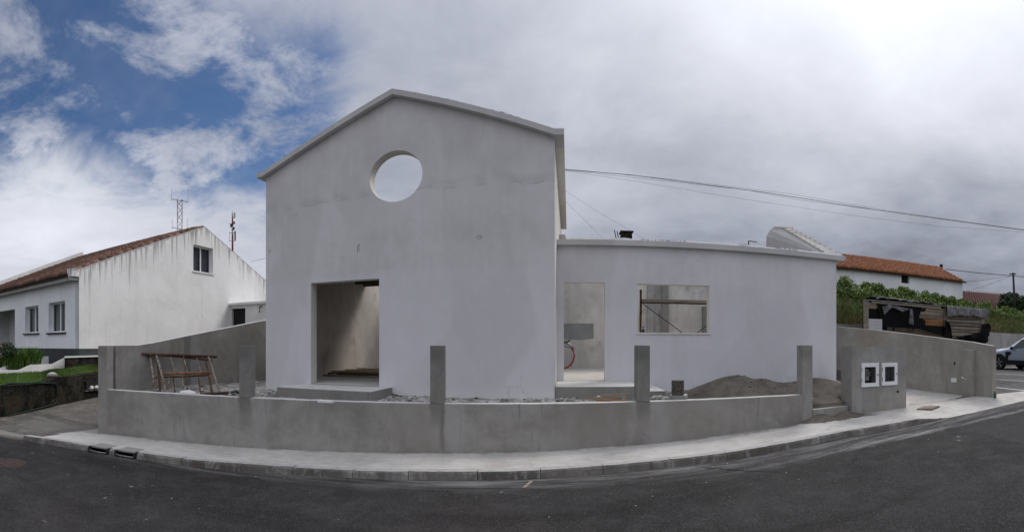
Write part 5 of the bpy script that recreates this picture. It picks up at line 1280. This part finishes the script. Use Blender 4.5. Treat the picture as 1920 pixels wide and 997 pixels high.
for (x_, ya, yb, wd, mt) in ((.28, 409, 399, .12, 'mast_white'), (-.05, 400, 396, .04, 'steel'), (.35, 451, 434, .10, 'iron'), (-.42, 453, 435, .035, 'mast_white'), (.22, 420, 416, .10, 'iron'), (-.2, 426, 420, .12, 'iron'), (.2, 431, 426, .10, 'iron')):
    bm = BM(); box(bm, x_ - wd, x_ + wd, -.25, -.05, mz(ya), mz(yb)); put('antenna', bm, M[mt], mp, local=True)
for y_ in (452, 437, 420):
    bm = BM(); tube(bm, [(-.45, -.12, mz(y_)), (.42, -.12, mz(y_))], .035, 5); put('bracket', bm, M['steel'], mp, local=True)

# ------------------------------------------------------------------ right background: retaining wall, bank, hedge, houses
RTW = Line((8.2, 12.9), (1, .162))
def rt_z(s): return E + float(np.interp(s, [0, 3, 17.4, 24, 60], [.78, .80, .80, .82, .9]))
rtw = thing('retaining_wall', 'streaked pale retaining wall below the grassy bank', 'wall', (11, 13.4, E - 1.2))
bm = BM(); panel(bm, [(0, E - 1.5), (60, E - 1.5), (60, rt_z(60)), (17.4, rt_z(17.4)), (0, rt_z(0))], [], 0, .25); put('wall_body', bm, M['retain'], rtw, mw=RTW.frame())
nrm = Vector((-RTW.e.y, RTW.e.x))
def bank_pt(s, t): p_ = RTW.o + RTW.e * s + nrm * t; return p_
def bank_h(s, t): return rt_z(s) - .05 + 1.45 * (min(max((t - .2) / 4.2, 0), 1)) ** .8 + .12 * nz(s, t, .5)
vs, fs = [], []; ss = np.linspace(0, 75, 90); tt = np.concatenate([np.linspace(.24, 5, 14), [8, 14, 30, 60]])
for s in ss:
    for t_ in tt: p_ = bank_pt(s, t_); vs.append((p_.x, p_.y, bank_h(s, t_)))
for i in range(len(ss) - 1):
    for k in range(len(tt) - 1): a = i * len(tt) + k; fs.append((a, a + len(tt), a + len(tt) + 1, a + 1))
tag(pydata('bank', vs, fs, M['earth'], smooth=True), kind='structure')
rb = np.random.default_rng(21); n = 52000; S = rb.uniform(0, 1, n) ** 1.5 * 34; Tt = rb.uniform(.28, 5.0, n)
pts2 = np.array([(*bank_pt(s, t_), bank_h(s, t_) - .03) for s, t_ in zip(S, Tt)])
hh = np.array([.30 + .45 * max(0, mnoise.noise(Vector((s * .6, t_ * .6, 3))) + .25) for s, t_ in zip(S, Tt)])
blades('bank_grass', pts2, hh, .030, M['grass_bank'], 'tall unmown green and straw coloured grass covering the bank', 'grass', .45, 9)
# hedge: a run of lumpy bushes
cen = []; s = 2.6; rn = random.Random(31)
while s < 40:
    p_ = bank_pt(s, 4.55 + rn.uniform(-.25, .3)); z_ = bank_h(s, 4.5); h_ = rn.uniform(.50, .72)
    cen.append((p_.x, p_.y, z_ + h_ * .75, rn.uniform(.5, .75), rn.uniform(.5, .7), h_)); 
    if rn.random() < .6: p2 = bank_pt(s + .2, 4.4); cen.append((p2.x, p2.y, z_ + h_ * 1.45, rn.uniform(.22, .4), .3, .32))
    p3 = bank_pt(s, 4.1); cen.append((p3.x, p3.y, z_ + .25, .6, .4, .45))
    s += rn.uniform(.42, .72)
V, f_ = leaf_cloud(cen, 80000, .062, 4)
tag(pydata('hedge', V.tolist(), f_, M['leaf_hedge']), 'long ragged green hedge along the top of the bank before the red roofed house', 'hedge')
V, f_ = leaf_cloud([(c_[0], c_[1], c_[2] - .05, c_[3] * .55, c_[4] * .55, c_[5] * .6) for c_ in cen], 12000, .12, 5)
tag(pydata('hedge_core', V.tolist(), f_, M['leaf_dark']), 'dark inner twigs and leaves inside the long hedge', 'hedge core', kind='stuff')
for (p_, y_, r_, lab) in ((1895, 567, 52, 'dark bushy tree beside the utility pole on the right'), (1918, 562, 50, 'dark tree at the right picture edge beyond the hedge')):
    c = at(p_, r_, y_); bush('tree', lab, 'tree', [(c.x + rn.uniform(-1.2, 1.2), c.y + rn.uniform(-.5, .5), c.z + rn.uniform(-1.2, .5), .9, .9, .6) for _ in range(8)], 3500, .17, M['leaf_dark'], p_, [(c.x, c.y, c.z - 5), (c.x, c.y, c.z - 2), (c.x, c.y, c.z)])
# white house with red roof
m_ = -.15; HE = Line((0, 26.2), (1, m_)); 
rh = thing('red_roof_house', 'long white house with a bright red tiled roof behind the hedge', 'house', (22, 24, E + 2))
sL, sR = HE.s_at(1480)[0], HE.s_at(1805)[0]; ze = E + 4.93; run = 2.5; rise = 1.22; gz = E + 1.6
ho = rect(*sorted((HE.s_at(1690)[0], HE.s_at(1705.5)[0])), *sorted((HE.z_at(1697, 531), HE.z_at(1697, 514.5))))
bm = BM(); panel(bm, rect(sL, sR, gz, ze), [ho[::-1]], 0, .25); put('front_wall', bm, M['white_blue'], rh, mw=HE.frame())
bm = BM(); panel(bm, [(0, gz), (2 * run, gz), (2 * run, ze), (run, ze + rise), (0, ze)], [], 0, .25); put('gable_wall', bm, M['white_blue'], rh, mw=HE.frame() @ Matrix.Translation((sR, .2505, 0)) @ Matrix.Rotation(R(90), 4, 'Z'))
bm = BM(); box(bm, ho[0][0], ho[1][0], .20, .22, ho[0][1], ho[2][1]); put('window_shade_fill', bm, M['dark'], rh, mw=HE.frame())  # dark panel paints the shade behind the window hole
th2 = math.atan2(rise, run); Lr2 = run / math.cos(th2) + .35
for nm, sgn in (('roof', 1), ('rear_slope', -1)):
    bm = BM(); y0_, y1_ = (-.25, run + .02) if sgn == 1 else (2 * run + .5, run + .02)
    z0_ = ze - .05; q = [(sL - .3, y0_, z0_), (sR + .15, y0_, z0_), (sR + .15, y1_, ze + rise + .05), (sL - .3, y1_, ze + rise + .05)]
    f = [bm.verts.new(v) for v in q]; lo = [bm.verts.new((v[0], v[1], v[2] - .10)) for v in q]; bm.faces.new(f); bm.faces.new(list(reversed(lo)))
    for i in range(4): j = (i + 1) % 4; bm.faces.new((f[i], f[j], lo[j], lo[i]))
    rr = put(nm, bm, M['deck_red'], rh, mw=HE.frame())
du2, dv2 = .34, .40; tm2 = tile_mesh('tile_b', du2, dv2)
th3 = math.atan2(rise + .10, run + .27); Lr3 = math.hypot(rise + .10, run + .27); L0 = HE.frame() @ Matrix.Translation((sL - .1, -.25, ze - .05)) @ Matrix.Rotation(th3, 4, 'X'); ms = []
rn = random.Random(9)
for c_ in range(int((sR - sL + .3) / du2)):
    for r_ in range(int(Lr3 / dv2) + 1): ms.append(L0 @ Matrix.Translation((c_ * du2 + rn.uniform(-.01, .01), r_ * dv2, rn.uniform(-.005, .01))))
join_copies('tiles', tm2, ms, M['tile_red'], rh)
bm = BM(); tube(bm, [(sL - .3, run, ze + rise + .09), (sR + .15, run, ze + rise + .09)], .09, 8); put('ridge', bm, M['tile_red'], rh, True, mw=HE.frame())
# dark verge line + chimney
HR = Line(HE.o + Vector((-HE.e.y, HE.e.x)) * run, HE.e); s_, _ = HR.s_at(1768); bm = BM(); box(bm, s_ - .08, s_ + .08, run + .1, run + .3, ze + rise, ze + rise + .45); put('chimney', bm, M['oldwall'], rh, mw=HE.frame())
# far house, only its faded roof shows
fh = thing('far_house', 'distant house showing only a faded pinkish tiled roof beyond the hedge', 'house', at(1850, 60, 590))
a0_, a1_, a2_, a3_ = at(1800, 55, 572), at(1905, 62, 580), at(1890, 66, 551), at(1795, 59, 545)
bm = BM(); f = [bm.verts.new(v) for v in (a0_, a1_, a2_, a3_)]; bm.faces.new(f); lo = [bm.verts.new(v - Vector((0, 0, .15))) for v in (a0_, a1_, a2_, a3_)]
bm.faces.new(list(reversed(lo)))
for i in range(4): j = (i + 1) % 4; bm.faces.new((f[i], f[j], lo[j], lo[i]))
put('roof', bm, M['tile_pink'], fh)
ux = (a1_ - a0_); uy = (a3_ - a0_); nrm3 = ux.cross(uy).normalized(); ms = []; Lx3, Ly3 = ux.length, uy.length; ex, ey = ux.normalized(), uy.normalized()
tm3 = tile_mesh('tile_c', .42, .55)
for c_ in range(int(Lx3 / .42)):
    for r_ in range(int(Ly3 / .55)):
        o_ = a0_ + ex * (c_ * .42 + .2) + ey * r_ * .55; ms.append(Matrix(((ex.x, ey.x, nrm3.x, o_.x), (ex.y, ey.y, nrm3.y, o_.y), (ex.z, ey.z, nrm3.z, o_.z), (0, 0, 0, 1))))
join_copies('tiles', tm3, ms, M['tile_pink'], fh)
bm = BM(); f = [bm.verts.new(v + Vector((0, 0, -.16))) for v in (a0_, a1_)] + [bm.verts.new(v + Vector((0, 0, -4))) for v in (a1_, a0_)]; b_ = [bm.verts.new(v.co + Vector((.1, .4, 0))) for v in f]
bm.faces.new(f); bm.faces.new(list(reversed(b_)))
for i in range(4): j = (i + 1) % 4; bm.faces.new((f[i], f[j], b_[j], b_[i]))
put('wall', bm, M['white_wall'], fh)
# utility pole and wires
up = thing('utility_pole', 'dark wooden utility pole with a crossarm at the right', 'utility pole', at(1902, 48, z=E + 1.5))
tubeo('pole', [at(1903.5, 48, z=E + 1.5), at(1902, 48, 560), at(1899.5, 48, 511)], [.14, .12, .10], M['iron'], up, 8)
tubeo('crossarm', [at(1893, 47.8, 513.5), at(1905, 48.2, 514)], .06, M['wood_dark'], up, 6)
for p_ in (1894, 1899, 1904): lathe('insulator', [(.05, 0), (.07, .06), (.03, .14)], M['foam'], up, mw=Matrix.Translation(at(p_, 48, 512.8)))
def wire(pts_, rad, label):
    P_ = []
    for (pa, ra, ya), (pb, rb_, yb) in zip(pts_, pts_[1:]):
        for k in range(10): f_ = k / 10; P_.append(at(pa + (pb - pa) * f_, ra + (rb_ - ra) * f_, ya + (yb - ya) * f_))
    P_.append(at(*[pts_[-1][i] for i in (0, 1, 2)])); tag(tubeo('overhead_wire', P_, rad, M['wire'], None, 4), label, 'wire', 'overhead wires')
wire([(1000, 22, 311), (1064, 22, 318.5), (1180, 22, 327.5), (1430, 22, 360), (1640, 22, 393), (1780, 22, 412.5), (1990, 22, 441)], .013, 'thickest overhead wire crossing the grey sky right of the gable')
wire([(1000, 22.5, 313), (1064, 22.5, 317), (1240, 22.5, 334), (1480, 22.5, 363), (1660, 22.5, 394), (1800, 22.5, 414), (1990, 22.5, 440)], .006, 'thin wire just above the thickest overhead wire')
wire([(1000, 23, 312), (1064, 23, 319.5), (1400, 23, 356), (1500, 23, 375), (1600, 23, 388), (1680, 23, 398.5), (1780, 23, 412)], .006, 'thin sagging wire meeting the thickest overhead wire')
wire([(1000, 24, 313), (1064, 24, 321), (1200, 24, 341), (1400, 24, 374), (1600, 24, 404), (1760, 24, 424), (1990, 24, 440)], .005, 'lowest faint overhead wire hanging below the others')
wire([(1040, 20, 338), (1064, 20, 360), (1120, 20, 396), (1200, 20, 443), (1250, 20, 470)], .004, 'faint wire slanting down to the annex roof, upper one')
wire([(1040, 20, 352), (1066, 20, 383), (1100, 20, 416), (1130, 20, 447), (1150, 20, 470)], .004, 'faint wire slanting down to the annex roof, lower one')
wire([(1774, 36, 504.5), (1830, 42, 511), (1899, 48, 517), (1990, 60, 526)], .03, 'wire from the red roof ridge to the utility pole')
wire([(1810, 44, 528), (1850, 46, 524), (1899, 48, 516)], .014, 'faint wire from the pole down to the far roof')
wire([(1810, 52, 547), (1850, 50, 535), (1897, 48, 517)], .014, 'lowest faint wire from the pole to the far roof')
wire([(470, 30, 491), (520, 30, 478)], .008, 'short wire end between the neighbour gable and the grey house')

# ------------------------------------------------------------------ shed
S0 = at(1619, 15.7); S1 = at(1846, 19.4); SE = Vector((S1.x - S0.x, S1.y - S0.y)); SL_ = Line((S0.x, S0.y), SE); SM = SL_.frame(); SWd = SE.length
sh = thing('shed', 'ramshackle dark plank shed draped in black plastic behind the right wall', 'shed', (S0.x, S0.y, E - .6), math.atan2(SE.y, SE.x))
def ssz(px_, y_): return SL_.sz(px_, y_)
sc1 = SL_.s_at(1772)[0]
def plank(px0, px1, ya, yb, ya2=None, yb2=None, mat='wood', y_off=0.0, th_=.025, name='plank'):
    s0_, z0t = ssz(px0, ya); _, z0b = ssz(px0, yb); s1_, z1t = ssz(px1, ya2 if ya2 is not None else ya); _, z1b = ssz(px1, yb2 if yb2 is not None else yb)
    bm = BM(); panel(bm, [(s0_, z0b), (s1_, z1b), (s1_, z1t), (s0_, z0t)], [], y_off, y_off + th_); return put(name, bm, M[mat], sh, mw=SM)
# frame posts
plank(1619, 1627, 561.5, 640, 562, 640, 'wood_pale', -.06, .08, 'post')
plank(1769, 1775, 577, 660, 578, 660, 'wood', -.04, .08, 'post')
plank(1839, 1845, 582, 665, 582, 665, 'wood', -.03, .08, 'post')
# front boards left part
plank(1627, 1643, 566, 578, 567, 579, 'wood', 0)
plank(1634, 1763, 562.5, 568, 572.5, 579, 'wood_pale', -.05, .03)
rows = [(579, 585.5), (586, 592.5), (593, 599)]
for i, (a, b2) in enumerate(rows): plank(1728 - i * 2, 1769, a - 2.5, b2 - 2.5, a, b2, 'wood', 0)
plank(1731, 1768, 598, 610, 599, 612, 'wood_warm', 0)
plank(1663, 1769, 613, 624, 620, 634, 'wood_dark', -.02); plank(1663, 1769, 625, 636, 635, 648, 'wood_dark', -.02)
# right part boards
k_ = 0
bm = BM(); s0_, zt_ = ssz(1728, 577); s1_, zb_ = ssz(1842, 668); box(bm, s0_, s1_, .05, .07, zb_, zt_); put('gap_shade_backing', bm, M['dark'], sh, mw=SM)  # black backing sheet added so the gaps between boards read as shade
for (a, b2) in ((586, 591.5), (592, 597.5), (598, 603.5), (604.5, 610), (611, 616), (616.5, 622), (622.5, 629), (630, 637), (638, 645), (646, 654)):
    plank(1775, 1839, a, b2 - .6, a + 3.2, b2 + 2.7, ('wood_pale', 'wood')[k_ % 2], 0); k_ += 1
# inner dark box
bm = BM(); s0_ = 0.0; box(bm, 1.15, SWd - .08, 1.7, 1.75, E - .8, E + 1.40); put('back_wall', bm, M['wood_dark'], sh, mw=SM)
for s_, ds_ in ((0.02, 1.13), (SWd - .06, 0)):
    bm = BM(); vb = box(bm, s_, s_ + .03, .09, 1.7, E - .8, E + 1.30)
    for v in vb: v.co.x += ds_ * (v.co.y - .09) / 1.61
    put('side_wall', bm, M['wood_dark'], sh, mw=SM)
bm = BM(); q = [(0, -.10, SL_.z_at(1619, 561)), (SWd + .05, -.10, SL_.z_at(1846, 580.5)), (SWd + .05, 1.85, SL_.z_at(1846, 580.5) + .08), (1.2, 1.85, SL_.z_at(1619, 561) + .06)]
f = [bm.verts.new(v) for v in q]; lo = [bm.verts.new((v[0], v[1], v[2] - .035)) for v in q]; bm.faces.new(f); bm.faces.new(list(reversed(lo)))
for i in range(4): j = (i + 1) % 4; bm.faces.new((f[i], f[j], lo[j], lo[i]))
put('roof', bm, M['corr'], sh, mw=SM)
# corrugated flap hanging over the right part
bm = BM(); n = 66; s0_, s1_ = sc1 - .02, SWd + .05; pr = None
for i in range(n + 1):
    s = s0_ + (s1_ - s0_) * i / n; px_ = 1770 + 77 * i / n; cor = .045 * math.sin(i * 2 * math.pi / 4.2); zt_ = float(np.interp(s, [0, SWd + .05], [q[0][2], q[1][2]])) + .012
    drop = .34 + .09 * nz(i * .12, 2) + (.06 if i < 8 else 0) - (.09 if 36 < i < 44 else 0)
    a = bm.verts.new((s, -.09, zt_)); b2 = bm.verts.new((s, -.15 + cor, zt_ - .03)); c_ = bm.verts.new((s, -.16 + cor + .02, zt_ - drop))
    if pr: bm.faces.new((pr[0], a, b2, pr[1])); bm.faces.new((pr[1], b2, c_, pr[2]))
    pr = (a, b2, c_)
put('corrugated_flap', bm, M['corr'], sh, True, mw=SM)
def sheet(name, outline, mat, y_off, wave, seed, nu=22, nv=12):
    """crumpled plastic hung on the front: a grid between an upper and a lower edge, given by bearing and height"""
    up_, dn = outline; bm = BM(); g = []
    for i in range(nu + 1):
        px_ = up_[0][0] + (up_[-1][0] - up_[0][0]) * i / nu; yu = float(np.interp(px_, [p_[0] for p_ in up_], [p_[1] for p_ in up_]))
        pd = dn[0][0] + (dn[-1][0] - dn[0][0]) * i / nu; yd = float(np.interp(pd, [p_[0] for p_ in dn], [p_[1] for p_ in dn])); col = []
        for k in range(nv + 1):
            f_ = k / nv; pp = px_ + (pd - px_) * f_; yy = yu + (yd - yu) * f_; s, z = ssz(pp, yy)
            col.append(bm.verts.new((s, y_off - wave * (abs(nz(i * .20, k * .12, 1, seed)) * 1.5 + abs(nz(i * .55, k * .18, 1, seed)) * .45), z)))
        g.append(col)
    for i in range(nu):
        for k in range(nv): bm.faces.new((g[i][k], g[i + 1][k], g[i + 1][k + 1], g[i][k + 1]))
    return put(name, bm, mat, sh, True, mw=SM)
sheet('black_plastic', ([(1643, 567), (1700, 572), (1736, 577)], [(1655, 621), (1700, 620), (1734, 618)]), M['tarp'], .02, .05, 1)  # largest sheet, near black, stands in for the shed's shaded opening
sheet('black_plastic', ([(1627, 577), (1646, 578)], [(1627, 599), (1655, 615)]), M['tarp'], .03, .03, 2, 8, 8)
sheet('grey_plastic_fold', ([(1652, 575), (1664, 571), (1702, 579)], [(1655, 590), (1670, 576), (1690, 585), (1700, 581)]), M['tarp_grey'], -.07, .05, 3, 18, 5)
sheet('grey_plastic_fold', ([(1703, 580), (1707, 578)], [(1700, 606), (1709, 609)]), M['tarp_grey'], -.09, .04, 4, 6, 12)
sheet('black_plastic', ([(1730, 609), (1770, 612)], [(1730, 618), (1770, 630)]), M['tarp'], -.04, .03, 5, 12, 4)
sheet('black_plastic', ([(1768, 598), (1775, 605)], [(1766, 655), (1790, 655)]), M['tarp'], -.07, .07, 6, 8, 14)
sheet('black_plastic', ([(1776, 634), (1800, 630), (1835, 622), (1850, 612)], [(1776, 645), (1800, 652), (1830, 650), (1848, 640)]), M['tarp'], -.06, .12, 7, 26, 10)
sheet('black_plastic', ([(1838, 608), (1850, 606), (1856, 612)], [(1836, 628), (1846, 632), (1852, 626)]), M['tarp'], -.05, .14, 8, 10, 8)
# plastic and battens on the roof
bm = BM(); g = []
for i in range(40):
    col = []
    for k in range(10):
        s = .0 + 3.0 * i / 39; y = -.12 + 1.4 * k / 9; s += .62 * (y + .12); zz = float(np.interp(s, [0, SWd], [q[0][2], q[1][2]])) + .03 + .05 * y + .10 * abs(nz(s, y, 2.4, 6)) + (.03 * abs(nz(s, y, 7, 6))); col.append(bm.verts.new((s, y, zz)))
    g.append(col)
for i in range(39):
    for k in range(9): bm.faces.new((g[i][k], g[i + 1][k], g[i + 1][k + 1], g[i][k + 1]))
put('roof_plastic', bm, M['tarp'], sh, False, mw=SM)
for k in range(4):
    s = .5 + k * .7; zz = q[0][2] + .15 - k * .03; bm = BM(); tube(bm, [(s, .2, zz), (s + .8, .35, zz - .02)], .03, 5); put('batten', bm, M['wood_pale'] if k % 2 else M['tarp_grey'], sh, mw=SM)
# white board with faint print leaning in the left bay
s0_, z0_ = ssz(1626.5, 597.5); s1_, _ = ssz(1653, 598); _, zb_ = ssz(1640, 625)
m, t, bs, co = base_mat('printed_carton', 0.8, 0.2); xs = t.new('ShaderNodeSeparateXYZ', {0: co}).outputs
lines = t.math('GREATER_THAN', t.math('FRACT', t.math('MULTIPLY', xs[2], 9.0)), 0.78)
msk = t.math('MULTIPLY', t.math('MULTIPLY', lines, t.math('GREATER_THAN', xs[0], s0_ + .22)), t.math('MULTIPLY', t.math('LESS_THAN', xs[0], s1_ - .05), t.math('GREATER_THAN', xs[2], z0_ - .32)))
t.l.new(t.mix(t.math('MULTIPLY', msk, t.ramp(t.noise(co, 40, 2), .4, .55)), (.50, .50, .52), (.38, .25, .25)), bs.inputs['Base Color']); M['carton'] = m
bm = BM(); box(bm, s0_, s1_, -.03, .0, zb_, z0_); tag(put('carton_board', bm, M['carton'], None, mw=SM), 'white printed board standing in the left bay of the plank shed', 'board')

# ------------------------------------------------------------------ parked car (nose to the bank, seen from its left side)
cp = Vector((20.55, 12.75)); ca = thing('parked_car', 'pale silver blue SUV with black wheel arches parked beyond the right wall', 'car', (cp.x, cp.y, lot_z(20, 12)), math.atan2(.99, .14) )
# local: +x forward (nose), +y left (towards camera), origin under front axle on the left side plane
def car_section(x, zs, ws_):  # lower to upper half-profile
    return [(x, w_, z_) for z_, w_ in zip(zs, ws_)]
CW = .90
prof = [  # x, belt z, hood/roof z, half width low, half width belt, half width top
 (.86, .62, .80, .62, .66, .55), (.80, .72, .93, .76, .80, .62), (.55, .80, 1.00, .86, .88, .70), (.0, .86, 1.06, .89, .90, .74), (-.42, .95, 1.11, .90, .90, .76),
 (-1.25, 1.06, 1.58, .90, .90, .66), (-1.9, 1.07, 1.65, .90, .90, .66), (-2.7, 1.08, 1.63, .90, .90, .66), (-3.25, 1.08, 1.52, .89, .89, .64), (-3.45, .98, 1.10, .86, .86, .74), (-3.50, .60, .75, .82, .82, .7)]
bm = BM(); rings = []
for (x, zb2, zt2, wl, wb2, wt2) in prof:
    pts_ = [(x, -wl, .30), (x, -wb2, .55), (x, -wb2, zb2), (x, -wt2, zt2), (x, wt2, zt2), (x, wb2, zb2), (x, wb2, .55), (x, wl, .30)]
    rings.append([bm.verts.new((p_[0], p_[1] - CW, p_[2])) for p_ in pts_])
for a, b2 in zip(rings, rings[1:]):
    for k in range(8): bm.faces.new((a[k], a[(k + 1) % 8], b2[(k + 1) % 8], b2[k]))
bm.faces.new(rings[0]); bm.faces.new(list(reversed(rings[-1])))
bmesh.ops.bevel(bm, geom=[e for e in bm.edges], offset=.022, segments=2, affect='EDGES', clamp_overlap=True)
put('body', bm, M['car'], ca, True, local=True)
def quad(name, pts_, mat, parent, th_=.012):
    bm = BM(); n_ = (Vector(pts_[1]) - Vector(pts_[0])).cross(Vector(pts_[2]) - Vector(pts_[0])).normalized() * th_
    f = [bm.verts.new(Vector(p_) + n_) for p_ in pts_]; lo = [bm.verts.new(Vector(p_) - n_) for p_ in pts_]; bm.faces.new(f); bm.faces.new(list(reversed(lo)))
    for i in range(len(f)): j = (i + 1) % len(f); bm.faces.new((f[i], f[j], lo[j], lo[i]))
    return put(name, bm, mat, parent, local=True)
for sy in (0, -1):
    def Y(v): return (v - CW) if sy == 0 else (-v - CW)
    quad('side_window', [(-.80, Y(.895), 1.10), (-1.30, Y(.70), 1.52), (-1.72, Y(.672), 1.585), (-1.78, Y(.897), 1.115)], M['carglass'], ca)
    quad('side_window', [(-1.86, Y(.897), 1.115), (-1.82, Y(.672), 1.585), (-2.62, Y(.672), 1.575), (-2.72, Y(.897), 1.12)], M['carglass'], ca)
    quad('sill_cladding', [(-.48, Y(.905), .28), (-.48, Y(.915), .50), (-2.50, Y(.915), .50), (-2.50, Y(.905), .28)], M['black'], ca, .02)
    quad('fender_vent', [(-.40, Y(.910), .50), (-.40, Y(.912), .92), (-.74, Y(.912), .92), (-.74, Y(.912), .80), (-.56, Y(.912), .70), (-.56, Y(.910), .50)], M['black'], ca, .012)
    for xw in (0, -2.65):
        bm = BM(); n = 22; rr_ = []
        for k in range(n + 1):
            a = math.pi * (-.08 + 1.16 * k / n); rr_.append([(math.cos(a) * r_ + xw, yy, .36 + math.sin(a) * r_) for r_ in (.37, .455) for yy in (Y(.895), Y(.928))])
        rr_ = [[bm.verts.new(v) for v in q_] for q_ in rr_]
        for a, b2 in zip(rr_, rr_[1:]):
            for i0, i1 in ((0, 1), (1, 3), (3, 2), (2, 0)): bm.faces.new((a[i0], a[i1], b2[i1], b2[i0]))
        put('arch_cladding', bm, M['black'], ca, local=True)
        bm = BM(); bmesh.ops.create_cone(bm, cap_ends=True, segments=26, radius1=.368, radius2=.368, depth=.06, matrix=Matrix.Translation((xw, Y(.893), .36)) @ Matrix.Rotation(R(90), 4, 'X')); put('wheel_well', bm, M['dark'], ca, local=True)
        sgn = 1 if sy == 0 else -1
        yc_ = Y(.83)
        wl_ = BM(); prof_ = [(.20, -.11), (.33, -.11), (.36, -.08), (.36, .08), (.33, .11), (.24, .11), (.23, .09)]
        n = 28; rg_ = [[wl_.verts.new((xw + r_ * math.cos(2 * math.pi * k / n), yc_ + sgn * h_ * .75 + sgn * .03, .36 + r_ * math.sin(2 * math.pi * k / n))) for k in range(n)] for r_, h_ in prof_]
        for a, b2 in zip(rg_, rg_[1:]):
            for k in range(n): wl_.faces.new((a[k], a[(k + 1) % n], b2[(k + 1) % n], b2[k]))
        wh = put('wheel', wl_, M['black'], ca, True, local=True)
        for k in range(5):
            for dd in (-.13, .13):
                a = k * 2 * math.pi / 5 + .3; bm = BM(); tube(bm, [(xw + .03 * math.cos(a), yc_ + sgn * .115, .36 + .03 * math.sin(a)), (xw + .235 * math.cos(a + dd), yc_ + sgn * .10, .36 + .235 * math.sin(a + dd))], .017, 5); put('spoke', bm, M['steel'], wh, local=True)
    bm = BM(); ret = bmesh.ops.create_icosphere(bm, subdivisions=2, radius=1)
    for v in bm.verts: v.co = Vector((v.co.x * .07 - .86, v.co.y * .13 + Y(1.0), v.co.z * .085 + 1.10))
    put('wing_mirror', bm, M['black'], ca, True, local=True)
    quad('headlight', [(.70, Y(.845), .80), (.70, Y(.80), .92), (.82, Y(.70), .90), (.84, Y(.72), .78)], M['carglass'], ca)
quad('windscreen', [(-.50, .70 - CW, 1.135), (-.50, -.70 - CW, 1.135), (-1.22, -.60 - CW, 1.585), (-1.22, .60 - CW, 1.585)], M['carglass'], ca)
quad('door_handle', [(-1.55, .012, .96), (-1.55, .012, .99), (-1.75, .012, .99), (-1.75, .012, .96)], M['car'], ca, .012)
